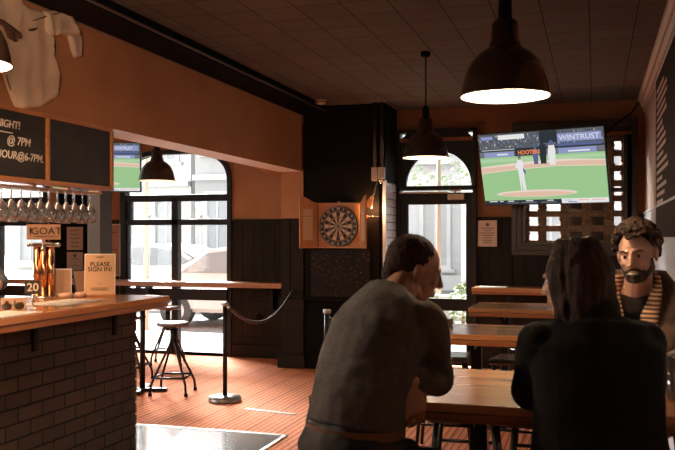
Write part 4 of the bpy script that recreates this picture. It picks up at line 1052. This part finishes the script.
# ------------------------------------------------------------------ people
M_skin = mat('warm_skin', (.44,.235,.155), .5, nscale=12, namt=.08)
M_skin2 = mat('light_skin', (.50,.27,.17), .5, nscale=12, namt=.08)
M_eye = mat('eye_white', (.42,.36,.32), .3); M_iris = mat('iris_dark', (.03,.015,.008), .1)
def rot3(a, pitch=0, roll=0):
    """a: heading clockwise from +Y; pitch down positive"""
    return Matrix.Rotation(R(-a), 3, 'Z') @ Matrix.Rotation(R(-pitch), 3, 'X') @ Matrix.Rotation(R(roll), 3, 'Y')
def head_prims(bm, c, Rm, k=1.):
    c = Vector(c)
    def e(p, r): ball(bm, c+Rm@(Vector(p)*k), tuple(x*k for x in r), 14, Rm)
    def cp(p, r0, q, r1): cap(bm, c+Rm@(Vector(p)*k), r0*k, c+Rm@(Vector(q)*k), r1*k)
    e((0,-.018,.03), (.075,.097,.088)); e((0,.022,-.025), (.060,.066,.085)); e((0,.05,-.088), (.028,.026,.024))
    for s in (-1, 1):
        cp((s*.052,-.005,-.055), .018, (s*.018,.055,-.092), .017); e((s*.036,.060,-.022), (.022,.018,.02)); e((s*.077,-.008,-.004), (.009,.018,.030)); e((s*.083,-.014,.008), (.006,.014,.018))
        e((s*.012,.098,-.034), (.009,.010,.007)); cp((s*.012,.082,.024), .0085, (s*.045,.066,.022), .008)
    cp((0,.082,.016), .008, (0,.105,-.026), .0105); e((0,.106,-.030), (.010,.010,.009))
    e((0,.084,-.060), (.023,.010,.0055)); e((0,.082,-.069), (.020,.010,.006))
def sockets(bm, c, Rm, k=1.):
    for v in bm.verts:
        p = Rm.transposed() @ (v.co-Vector(c))/k
        for s in (-1, 1):
            d = (p-V(s*.031,.078,.004)); d.z *= 1.5; L = d.length
            if L < .024 and p.y > .03: v.co -= (Rm@V(0,.0085*k*(1-(L/.024)**2), 0))
def eyes(par, c, Rm, k=1., ym=.0625):
    for s in (-1, 1):
        bm = B(); p = Vector(c)+Rm@(V(s*.031,ym,.004)*k); ball(bm, p, .0125*k, 10, Rm)
        e_ = obj('eye', bm, M_eye, par, world=True)
        bm = B(); ball(bm, p+Rm@(V(-s*.001,.0085,0)*k), (.0072*k,.0052*k,.0072*k), 8, Rm); obj('iris', bm, M_iris, e_, world=True)
def hand_prims(bm, w_, d, pn, th, curl=.5, k=1.):
    """w_: wrist, d: dir to fingers, pn: palm facing normal, th: side (+1/-1) of thumb along d x pn"""
    w_ = Vector(w_); d = Vector(d).normalized(); pn = (Vector(pn)-d*Vector(pn).dot(d)).normalized(); a = d.cross(pn)*th
    loft(bm, [(w_-d*.01, a*.026*k, pn*.019*k), (w_+d*.03*k, a*.033*k, pn*.016*k), (w_+d*.065*k, a*.041*k, pn*.014*k), (w_+d*.092*k, a*.040*k, pn*.011*k)], 20)
    for i, L in enumerate((.070,.079,.073,.058)):
        off = (.032-.0215*i)*k; p = w_+d*.084*k+a*off; ang = .15+curl*.35+.06*i
        cd = d*math.cos(ang)+pn*math.sin(ang)
        for j, (f, r0, r1) in enumerate(((.45,.0084,.0078),(.31,.0078,.0072),(.24,.0072,.0062))):
            q = p+(cd+a*(.04-.03*i))*L*f*k; cap(bm, p, r0*k, q, r1*k, 10); p = q; ang += curl*.75; cd = d*math.cos(ang)+pn*math.sin(ang)
    p = w_+d*.018*k+a*.024*k+pn*.006*k; q = p+(d*.55+a*.7+pn*.25).normalized()*.042*k; cap(bm, p, .014*k, q, .0105*k, 12)
    r_ = q+(d*.85+a*.25+pn*.35).normalized()*.032*k; cap(bm, q, .0102*k, r_, .0092*k, 10); cap(bm, r_, .009*k, r_+(d*.9+pn*.3).normalized()*.024*k, .0072*k, 10)
def spine_rings(S, grow=0.):
    """S: list of (center, right vec, halfwidth, halfdepth)"""
    out = []
    for i, (c, rv, hw, hd) in enumerate(S):
        a = Vector(S[max(0,i-1)][0]); b_ = Vector(S[min(len(S)-1,i+1)][0]); tn = (b_-a).normalized(); rv = Vector(rv).normalized(); ay = tn.cross(rv).normalized()
        out.append((Vector(c), rv*(hw+grow), ay*(hd+grow)))
    return out
class Person: pass
def build_person(label, J, skin, k=1., headk=1.):
    t = thing('person', label, 'person', (J['pelvis'][0], J['pelvis'][1], 0))
    bm = B()
    head_prims(bm, J['head'], J['hR'], headk)
    hc = Vector(J['head']); cap(bm, hc+J['hR']@V(0,-.025,-.04), .055*headk, Vector(J['neck'])-V(0,0,.02), .062)
    loft(bm, spine_rings(J['spine'], -.012))
    for s in 'LR':
        sh, el, wr = (Vector(J[q+s]) for q in ('sh', 'el', 'wr'))
        cap(bm, sh, .050, el, .040); cap(bm, el, .040, wr, .026)
        hand_prims(bm, wr, *J['hand'+s], k=J.get('handk', 1.))
        hp, kn, an = (Vector(J[q+s]) for q in ('hp', 'kn', 'an'))
        cap(bm, hp, .080, kn, .056); cap(bm, kn, .054, an, .038); cap(bm, an+V(0,0,-.03), .03, an+Vector(J['fwd'])*.12+V(0,0,-.045), .026)
    bm = remesh(bm, .0042, 3); sockets(bm, J['head'], J['hR'], headk)
    obj('body', bm, skin, t, world=True); eyes(t, J['head'], J['hR'], headk)
    return t
def sleeve_fold(bm, amp=.006, f=14, seed=0):
    for v in bm.verts:
        n_ = noise.noise(v.co*f+V(seed,0,0))+.5*noise.noise(v.co*f*2.3); v.co += v.normal*amp*n_
def upper(name, t, J, m, grow=.012, arm=(.062,.052,.048,.036), cut=1., voxel=.007, extra=None, spine=None, amp=.007, f=9):
    bm = B(); loft(bm, spine_rings(spine or J['spine'], grow))
    for s in 'LR':
        sh, el, wr = (Vector(J[q+s]) for q in ('sh', 'el', 'wr')); e_ = el.lerp(wr, cut)
        cap(bm, sh, arm[0], el, arm[1])
        if cut > .05: cap(bm, el, arm[2], e_, arm[2]+(arm[3]-arm[2])*cut)
        sp_ = [c for c, *_ in (spine or J['spine'])][-3]; cap(bm, Vector(sp_), arm[0]*1.05, sh, arm[0])
    if extra: extra(bm)
    bm = remesh(bm, voxel, 8); bm.normal_update(); sleeve_fold(bm, amp, f, len(name))
    return obj(name, bm, m, t, world=True)
def trousers(t, J, m, top=2, sh=True):
    bm = B(); loft(bm, spine_rings(J['spine'][:top+1], .008))
    for s in 'LR':
        hp, kn, an = (Vector(J[q+s]) for q in ('hp', 'kn', 'an')); cap(bm, hp, .100, kn, .072); cap(bm, kn, .070, an+V(0,0,.02), .056)
    bm = remesh(bm, .009, 6); bm.normal_update(); sleeve_fold(bm, .006, 10, 3); obj('trousers', bm, m, t, world=True)
    for s in 'LR':
        an = Vector(J['an'+s]); F = Vector(J['fwd']); bm = B(); cap(bm, an+V(0,0,-.03)-F*.03, .042, an+F*.07+V(0,0,-.04), .043); cap(bm, an+F*.07+V(0,0,-.042), .042, an+F*.16+V(0,0,-.047), .036); box(bm, 0,.001,0,.001,0,.001) if False else None
        bm = remesh(bm, .008, 4)
        obj('shoe', bm, mat('dark_shoe', (.02,.015,.012), .5), t, world=True)

# --- man in grey jumper
a = 28; F = V(math.sin(R(a)), math.cos(R(a)), 0); Rv = V(math.cos(R(a)), -math.sin(R(a)), 0); P0 = V(-.725, 2.50, .835)
J = dict(pelvis=P0, fwd=F, head=(-.592, 2.85, 1.385), hR=rot3(62, 16, 4), neck=(-.640, 2.72, 1.31))
rvU = V(.294, -.171, .03).normalized(); rvM = (Rv+rvU).normalized()
J['spine'] = [(P0-V(0,0,.07), Rv, .15, .12), (P0, Rv, .180, .135), (P0+F*.03+V(0,0,.09), Rv, .162, .115), (P0+F*.045+V(0,0,.17), rvM, .158, .112), (V(-.688,2.585,1.10), rvM, .172, .120), (V(-.665,2.625,1.20), rvU, .180, .115), (V(-.650,2.665,1.275), rvU, .135, .082), (V(-.640,2.70,1.32), rvU, .065, .062)]
J.update(shL=(-.775,2.735,1.215), shR=(-.507,2.600,1.235), elL=(-.80,2.95,1.02), wrL=(-.70,3.12,1.0), elR=(-.492,2.735,1.03), wrR=(-.535,2.525,1.06),
         handL=(V(.4,1,-.05), V(0,0,-1), 1, .4), handR=(V(.14,.0,-1), V(-.75,.5,0), 1, .6),
         hpL=P0-Rv*.09+V(0,0,-.04), hpR=P0+Rv*.09+V(0,0,-.04), knL=P0-Rv*.14+F*.42+V(0,0,-.12), knR=P0+Rv*.20+F*.40+V(0,0,-.12),
         anL=P0-Rv*.14+F*.36+V(0,0,-.55), anR=P0+Rv*.18+F*.34+V(0,0,-.55), handk=1.05)
t = build_person('man with cropped dark hair in a grey jumper, leaning on the table, back turned', J, M_skin, headk=.97)
M_jump = mat('grey_knit', (.090,.078,.072), .95, nscale=60, namt=.15, bump=.3, bscale=160, spec=.2)
sp2 = J['spine'][1:-1]+[(V(-.642,2.70,1.315), rvU, .075, .070)]
sp2 = sp2[2:]; sp2.insert(0, (P0+F*.025+V(0,0,.075), Rv, .160, .122)); sp2[0:0] = []
upper('jumper', t, J, M_jump, grow=.014, arm=(.070,.054,.054,.042), cut=.85, spine=sp2, amp=.008, f=10)
trousers(t, J, mat('black_jeans', (.012,.010,.010), .8, nscale=80, namt=.3), top=2)
bm = B(); c_ = P0+F*.02+V(0,0,.075); pts = [c_+Rv*.171*math.cos(2*PI*k/40)+F*.128*math.sin(2*PI*k/40) for k in range(40)]
A = [[bm.verts.new(p+V(0,0,dz)+(p-c_)*g_) for p in pts] for dz, g_ in ((-.014,0),(-.014,.03),(.014,.03),(.014,0))]
for i in range(4):
    for k in range(40): bm.faces.new((A[i][k], A[i][(k+1)%40], A[(i+1)%4][(k+1)%40], A[(i+1)%4][k]))
obj('belt', bm, mat('brown_leather', (.16,.065,.03), .5), t, world=True)
hc, hR = Vector(J['head']), J['hR']
bm = B(); kk = .97
ball(bm, hc+hR@(V(0,-.027,.037)*kk), (.0775*kk,.0945*kk,.089*kk), 18, hR); cap(bm, hc+hR@(V(0,-.075,-.03)*kk), .045*kk, hc+hR@(V(0,-.06,.04)*kk), .06*kk)
for s in (-1, 1): cap(bm, hc+hR@(V(s*.064,-.012,-.002)*kk), .010*kk, hc+hR@(V(s*.060,-.01,.03)*kk), .02*kk)
bm = remesh(bm, .005, 3); bm.normal_update(); sleeve_fold(bm, .0025, 90)
obj('hair', bm, mat('dark_brown_hair', (.030,.014,.008), .8, nscale=60, namt=.4, bump=.6, bscale=120, spec=.15), t, world=True)

# --- woman in dark jacket
a = -14; F = V(math.sin(R(a)), math.cos(R(a)), 0); Rv = V(math.cos(R(a)), -math.sin(R(a)), 0); P0 = V(.01, 2.42, .78)
J = dict(pelvis=P0, fwd=F, head=(-.066, 2.562, 1.372), hR=rot3(-60, 6, -2), neck=(-.008, 2.53, 1.27))
J['spine'] = [(P0-V(0,0,.07), Rv, .15, .12), (P0, Rv, .180, .13), (P0+V(0,.02,.11), Rv, .145, .105), (P0+V(0,.04,.20), Rv, .135, .10), (P0+V(-.002,.06,.31), Rv, .155, .105), (P0+V(-.005,.08,.40), Rv, .160, .10), (P0+V(-.01,.10,.465), Rv, .115, .07), (P0+V(-.015,.11,.50), Rv, .052, .052)]
J.update(shL=(-.150,2.475,1.195), shR=(.130,2.555,1.195), elL=(-.190,2.63,1.03), elR=(.150,2.74,1.03), wrL=(-.12,2.86,1.0), wrR=(.13,2.98,1.0),
         handL=(V(.6,.8,0), V(0,0,-1), -1, .4), handR=(V(-.6,.8,0), V(0,0,-1), 1, .4),
         hpL=P0-Rv*.085, hpR=P0+Rv*.085, knL=P0-Rv*.09+F*.42+V(0,0,-.04), knR=P0+Rv*.09+F*.42+V(0,0,-.04), anL=P0-Rv*.09+F*.38+V(0,0,-.50), anR=P0+Rv*.09+F*.38+V(0,0,-.50))
t = build_person('dark haired woman in a black jacket sitting with her back to us', J, M_skin2, headk=.92)
M_jack = mat('black_wool', (.006,.0045,.004), .95, nscale=70, namt=.3, bump=.3, bscale=120, spec=.2)
def ext(bm):
    q = J['spine']; cap(bm, Vector(J['neck'])+V(0,-.01,.0), .075, Vector(J['neck'])+V(0,-.01,-.03), .10)
    for s, sg in (('L', -1), ('R', 1)): cap(bm, Vector(J['sh'+s]), .062, Vector(J['neck'])+V(0,0,-.05), .07)
sp2 = [(P0+V(0,-.01,-.10), Rv, .20, .15)]+[(c, r_, w_+(.025 if i in (2,3) else .01), d_) for i, (c, r_, w_, d_) in enumerate(J['spine'][1:-1], 1)]
upper('jacket', t, J, M_jack, grow=.022, arm=(.068,.058,.056,.045), cut=.92, spine=sp2, extra=ext, amp=.006, f=7)
trousers(t, J, mat('black_jeans', (), .8))
hc, hR = Vector(J['head']), J['hR']; rd = random.Random(11); bm = B(); kk = .92
ball(bm, hc+hR@(V(0,-.034,.040)*kk), (.082*kk,.096*kk,.094*kk), 18, hR)
for i in range(58):
    ang = R(rd.uniform(52, 308)); rr0 = 1.0
    dx, dy = math.sin(ang), math.cos(ang)
    top = V(dx*.045, dy*.055-.03, .115); mid = V(dx*.080, dy*.092-.03, .03); low = V(dx*.084, dy*.078-.035, -.06); end = V(dx*.088+rd.uniform(-.02,.02), dy*.080-.04+rd.uniform(-.02,.02), -.125+rd.uniform(-.035,.025))
    if dy > .55: mid.x *= 1.03; low.x *= 1.0
    P_ = [hc+hR@(p*kk) for p in (top, mid, low, end)]
    for j, (r0, r1) in enumerate(((.020,.022),(.021,.020),(.020,.011))): cap(bm, P_[j]+V(0,0,0), r0, P_[j+1], r1, 10)
bm = remesh(bm, .005, 3); bm.normal_update()
for v in bm.verts: v.co += v.normal*(.004*noise.noise(V(v.co.x*55, v.co.y*55, v.co.z*14))+.009*noise.noise(V(v.co.x*22, v.co.y*22, v.co.z*20)))
obj('hair', bm, mat('dark_wavy_hair', (.026,.011,.006), .7, spec=.15, nscale=8, namt=.4, bump=.7, bscale=40, stretch=(6,6,1)), t, world=True)

# --- man in brown coat, facing us
a = 192; F = V(math.sin(R(a)), math.cos(R(a)), 0); Rv = V(math.cos(R(a)), -math.sin(R(a)), 0); P0 = V(.165, 3.90, .78)
J = dict(pelvis=P0, fwd=F, head=(.168, 3.72, 1.425), hR=rot3(199, 6, 6), neck=(.172, 3.80, 1.29))
J['spine'] = [(P0-V(0,0,.07), Rv, .15, .12), (P0, Rv, .175, .13), (P0+V(0,-.01,.12), Rv, .155, .11), (P0+V(0,-.03,.22), Rv, .16, .11), (P0+V(0,-.05,.34), Rv, .175, .115), (P0+V(0,-.065,.43), Rv, .175, .11), (P0+V(0,-.08,.49), Rv, .125, .075), (P0+V(0,-.09,.52), Rv, .06, .055)]
J.update(shR=(-.015,3.79,1.235), shL=(.340,3.845,1.235), elR=(-.045,3.60,1.03), elL=(.385,3.62,1.03), wrR=(.02,3.38,.995), wrL=(.24,3.38,.995),
         handR=(V(.5,-.8,0), V(0,0,-1), 1, .4), handL=(V(-.6,-.8,0), V(0,0,-1), -1, .4),
         hpL=P0-Rv*.085, hpR=P0+Rv*.085, knL=P0-Rv*.1+F*.42+V(0,0,-.04), knR=P0+Rv*.1+F*.42+V(0,0,-.04), anL=P0-Rv*.1+F*.36+V(0,0,-.50), anR=P0+Rv*.1+F*.36+V(0,0,-.50))
t = build_person('smiling bearded man with curly hair, brown coat and striped scarf, facing us', J, M_skin, headk=.97)
M_coat = mat('brown_wool_coat', (.085,.043,.026), .9, nscale=40, namt=.25, bump=.3, bscale=90, sheen=.2)
upper('shirt', t, J, mat('black_shirt', (.010,.006,.005), .9, spec=.2), grow=.004, arm=(.056,.046,.044,.034), cut=.8, spine=J['spine'][:-1], amp=.003)
def front_open(t, J, m):
    bm = B(); loft(bm, spine_rings([(c, r_, w_, d_) for c, r_, w_, d_ in J['spine'][:-1]], .028))
    for s in 'LR':
        sh, el, wr = (Vector(J[q+s]) for q in ('sh', 'el', 'wr')); cap(bm, sh, .078, el, .064); cap(bm, el, .062, el.lerp(wr, .85), .052); cap(bm, Vector(J['neck'])+V(0,.02,-.07), .08, sh, .078)
    bm = remesh(bm, .007, 8); bm.normal_update(); sleeve_fold(bm, .006, 8, 2)
    # open the front along a V
    Fw = Vector(J['fwd']); c0 = Vector(J['neck']); kill = []
    for f in bm.faces:
        p = f.calc_center_median()-c0; fr = p.dot(Fw); sd = abs(p.dot(Rv)); dz = -p.z
        if fr > .02 and dz < .42 and sd < .078-.11*max(0, dz-.02): kill.append(f)
    bmesh.ops.delete(bm, geom=kill, context='FACES')
    return obj('coat', bm, m, t, world=True)
front_open(t, J, M_coat)
def ribbon(pts, wd, th, name, m, par):
    bm = B(); rings = []
    for i, (p, wv_) in enumerate(pts):
        p = Vector(p); wv_ = Vector(wv_).normalized(); d = (Vector(pts[min(i+1,len(pts)-1)][0])-Vector(pts[max(i-1,0)][0])).normalized(); nn = d.cross(wv_).normalized()
        rings.append((p, wv_*wd, nn*th))
    loft(bm, rings, 16)
    for f in bm.faces: f.smooth = True
    return obj(name, bm, m, par, world=True)
N = Vector(J['neck'])
m = mat('striped_knit_scarf', (.5,.3,.2), .9); nt = m.node_tree; tcx = nt.nodes.new('ShaderNodeTexCoord'); wv = nt.nodes.new('ShaderNodeTexWave'); wv.bands_direction = 'Z'; wv.inputs['Scale'].default_value = 18; wv.inputs['Distortion'].default_value = 1.2; wv.inputs['Detail'].default_value = 1
rr_ = nt.nodes.new('ShaderNodeValToRGB'); rr_.color_ramp.elements[0].color = (.07,.032,.018,1); rr_.color_ramp.elements[1].color = (.52,.29,.17,1); rr_.color_ramp.elements[0].position = .35; rr_.color_ramp.elements[1].position = .6
nt.links.new(tcx.outputs['Object'], wv.inputs[0]); nt.links.new(wv.outputs['Fac'], rr_.inputs[0]); nt.links.new(rr_.outputs[0], nt.nodes['Principled BSDF'].inputs['Base Color'])
bm = B()
def lo_(pts, wd, th):
    rings = []
    for i, (p, wv_) in enumerate(pts):
        p = Vector(p); wv_ = Vector(wv_).normalized(); d = (Vector(pts[min(i+1,len(pts)-1)][0])-Vector(pts[max(i-1,0)][0])).normalized(); nn = d.cross(wv_).normalized(); rings.append((p, wv_*wd, nn*th))
    loft(bm, rings, 16)
for s in (1, -1):
    sd = Rv*s
    lo_([(N-F*.07+V(0,0,.02)+sd*.0, V(0,0,1)), (N-F*.05+sd*.06+V(0,0,.02), V(0,0,1)), (N+sd*.080+F*.0+V(0,0,.015), V(0,0,1)+sd*.3), (N+sd*.082+F*.065+V(0,0,-.03), sd+V(0,0,.9)), (N+sd*.070+F*.118+V(0,0,-.11), sd), (N+sd*.060+F*.140+V(0,0,-.22), sd), (N+sd*.056+F*.145+V(0,0,-.36), sd)], .040, .014)
bm = remesh(bm, .006, 3); obj('scarf', bm, m, t, world=True)
for s in (1, -1):
    sd = Rv*s
    ribbon([(N-F*.085+V(0,0,.03), V(0,0,1)), (N-F*.05+sd*.10+V(0,0,.025), V(0,0,1)+sd*.2), (N+sd*.135+F*.03+V(0,0,-.02), V(0,0,1)+sd), (N+sd*.145+F*.095+V(0,0,-.10), sd+V(0,0,.3)), (N+sd*.125+F*.145+V(0,0,-.22), sd), (N+sd*.09+F*.16+V(0,0,-.34), sd)], .045, .008, 'lapel', M_coat, t)
hc, hR = Vector(J['head']), J['hR']; kk = .97; rd = random.Random(5); bm = B()
ball(bm, hc+hR@(V(0,-.032,.042)*kk), (.080*kk,.096*kk,.090*kk), 16, hR)
n_ = 0
while n_ < 240:
    th, ph = rd.uniform(0, 2*PI), rd.uniform(-.5, PI/2); d = V(math.cos(ph)*math.cos(th), math.cos(ph)*math.sin(th), math.sin(ph))
    p = V(d.x*.084, d.y*.100-.026, d.z*.098+.045)
    if p.y > .035 and p.z < .085: continue
    if p.z < .035 and p.y > -.035: continue
    if p.z < -.02: continue
    pp = hc+hR@(p*kk); x_, y_ = frame_of(hR@d); r_ = rd.uniform(.010,.015); n_ += 1
    tube(bm, [pp+(x_*math.cos(q)+y_*math.sin(q))*r_+(hR@d)*(.003*q) for q in [k*.9 for k in range(8)]], .0062, 7)
bm = remesh(bm, .0038, 1); obj('hair', bm, mat('curly_brown_hair', (.026,.011,.006), .7, spec=.2, nscale=50, namt=.4, bump=.5, bscale=150), t, world=True)
# beard, moustache, brows, smile
M_beard = mat('dark_beard', (.035,.016,.009), .8, nscale=80, namt=.4, bump=.8, bscale=250)
bm = B()
def hp_(p): return hc+hR@(Vector(p)*kk)
for s in (-1, 1):
    cap(bm, hp_((s*.064,.012,-.018)), .006, hp_((s*.056,.014,-.055)), .016); cap(bm, hp_((s*.054,.014,-.055)), .0175, hp_((s*.022,.060,-.092)), .0185); cap(bm, hp_((s*.034,.058,-.062)), .011, hp_((s*.022,.064,-.09)), .014)
    cap(bm, hp_((s*.004,.090,-.050)), .0062, hp_((s*.027,.078,-.056)), .006); cap(bm, hp_((s*.027,.078,-.056)), .006, hp_((s*.030,.072,-.078)), .008)
ball(bm, hp_((0,.062,-.094)), (.026*kk,.024*kk,.020*kk), 10, hR); ball(bm, hp_((0,.084,-.082)), (.012*kk,.008*kk,.007*kk), 8, hR)
bm = remesh(bm, .004, 2); bm.normal_update(); sleeve_fold(bm, .0015, 200); obj('beard', bm, M_beard, t, world=True)
for s in (-1, 1):
    bm = B(); cap(bm, hp_((s*.014,.091,.024)), .0040, hp_((s*.034,.082,.030)), .0046); cap(bm, hp_((s*.034,.082,.030)), .0046, hp_((s*.050,.066,.022)), .003); obj('eyebrow', bm, M_beard, t, world=True)
bm = B(); pts = [hp_((x, .0975-.9*x*x*12/12*.9-abs(x)*.12, -.0675+.30*abs(x)*abs(x)*30*.3)) for x in (-.026,-.016,-.006,.006,.016,.026)]; tube(bm, pts, [.001,.0032,.0038,.0038,.0032,.001], 8)
obj('teeth', bm, mat('teeth', (.62,.55,.48), .3), t, world=True)

# --- bartender
a = 120; F = V(math.sin(R(a)), math.cos(R(a)), 0); Rv = V(math.cos(R(a)), -math.sin(R(a)), 0); P0 = V(-4.26, 4.70, .95)
J = dict(pelvis=P0, fwd=F, head=(-4.12, 4.50, 1.66), hR=rot3(125, 12, 0), neck=(-4.16, 4.55, 1.52))
J['spine'] = [(P0-V(0,0,.07), Rv, .15, .12), (P0, Rv, .17, .13), (P0+F*.02+V(0,0,.14), Rv, .15, .11), (P0+F*.05+V(0,0,.27), Rv, .165, .115), (P0+F*.09+V(0,0,.40), Rv, .18, .12), (P0+F*.11+V(0,0,.48), Rv, .18, .11), (P0+F*.14+V(0,0,.55), Rv, .12, .075), (P0+F*.15+V(0,0,.58), Rv, .06, .055)]
J.update(shL=P0+F*.11-Rv*.17+V(0,0,.47), shR=P0+F*.11+Rv*.17+V(0,0,.47), elL=(-3.93,4.86,1.20), wrL=(-3.80,4.62,1.13), elR=(-3.80,4.40,1.34), wrR=(-3.60,4.30,1.14),
         handL=(V(.5,-.8,-.2), V(0,0,-1), -1, .4), handR=(V(.45,.2,-.5), V(0,0,-1), 1, .4),
         hpL=P0-Rv*.085, hpR=P0+Rv*.085, knL=P0-Rv*.1+V(.02,0,-.44), knR=P0+Rv*.1+V(.02,0,-.44), anL=P0-Rv*.1+V(0,0,-.87), anR=P0+Rv*.1+V(0,0,-.87))
t = build_person('bartender behind the bar cut off by the left edge, arm resting on the counter', J, M_skin)
M_den = mat('dark_blue_print', (.06,.075,.10), .85, nscale=45, namt=.6)
upper('shirt', t, J, M_den, grow=.010, arm=(.068,.058,.056,.05), cut=.15, amp=.006)
trousers(t, J, mat('black_jeans', (), .8))
bm = B(); hc, hR = Vector(J['head']), J['hR']; ball(bm, hc+hR@V(0,-.03,.04), (.08,.098,.092), 14, hR); obj('hair', bm, mat('dark_brown_hair', (), .7), t, world=True)
bm = B(); w_ = Vector(J['wrR']); d = (Vector(J['wrR'])-Vector(J['elR'])).normalized(); cone(bm, w_-d*.05, w_-d*.03, .033, .032, 20); obj('wristband', bm, mat('white_band', (.6,.58,.55), .6), t, world=True)

# ------------------------------------------------------------------ unseen lights added to brighten the room
def area(name, loc, rot, sx, sy, e, c, spread=None):
    l = bpy.data.lights.new(name, 'AREA'); l.shape = 'RECTANGLE'; l.size = sx; l.size_y = sy; l.energy = e; l.color = c
    o = bpy.data.objects.new(name, l); COL.objects.link(o); o.location = loc; o.rotation_euler = rot; return o

# added unseen side window: area light sends light across the room from the left
area('added_side_light', (-9.4, 3.2, 1.6), (PI/2, 0, -PI/2), 6.0, 2.0, 330, (1,.93,.86))
area('added_bar_light', (-3.9, 3.6, 2.86), (0, 0, 0), .5, 3.0, 90, (1,.62,.38))  # unseen light added to brighten the bar top
area('added_rear_fill', (-1.2, -1.5, 2.95), (0, 0, 0), 2.5, 1.5, 6, (1,.55,.30))  # unseen fill light added behind the camera

l = bpy.data.lights.new('added_wall_wash', 'SPOT'); l.energy = 110; l.color = (1,.68,.45); l.shadow_soft_size = .12; l.spot_size = R(125); l.spot_blend = .9  # off-frame spot added to brighten the shirt and the orange wall
lo = bpy.data.objects.new('added_wall_wash', l); COL.objects.link(lo); lo.location = (-2.1, 2.3, 2.5); lo.rotation_euler = Vector((-1, 1.0, -.12)).to_track_quat('-Z', 'Y').to_euler()

root = srroot('added_side_window', (-9.2, 3.2, 0), 'wide side wall window added unseen to bring light from the left')  # window added in front of the side area light
bm = B(); box(bm, -.06, .06, -3, 3, .6, .68); box(bm, -.06, .06, -3, 3, 2.52, 2.6)
for q in (-3, -1.52, -.04, 1.44, 2.92): box(bm, -.06, .06, q, q+.08, .68, 2.52)
obj('window_frame', bm, M_frame, root)
bm = B(); box(bm, -.003, .003, -3, 3, .6, 2.6); obj('pane', bm, M_glass, root)
t = thing('added_strip_light', 'long slim housing added over the bar around an unseen fill light', 'lamp', (-3.9, 3.6, 2.9))  # housing added around the light over the bar
bm = B(); box(bm, -.27, .27, -1.53, 1.53, -.03, 0, .004); obj('housing', bm, M_black, t)
t = thing('added_spot_lamp', 'small unseen spot housing added to light the hanging shirt', 'lamp', (-2.1, 2.2, 3.0))  # housing added for the wall wash spot
bm = B(); cone(bm, (0,0,-.38), (0,0,0), .008, n=8); cone(bm, (.14,0,-.48), (.02,0,-.50), .05, .07, 20, cap=False); cone(bm, (.14,0,-.48), (.16,0,-.478), .05, .03, 20); obj('housing', bm, M_black, t)
t = thing('added_panel_light', 'ceiling light housing added unseen at the rear for fill light', 'lamp', (-1.2, -1.5, 3.0))  # housing added around the rear fill light
bm = B(); box(bm, -1.27, 1.27, -.77, .77, -.03, 0, .004); obj('housing', bm, M_black, t)
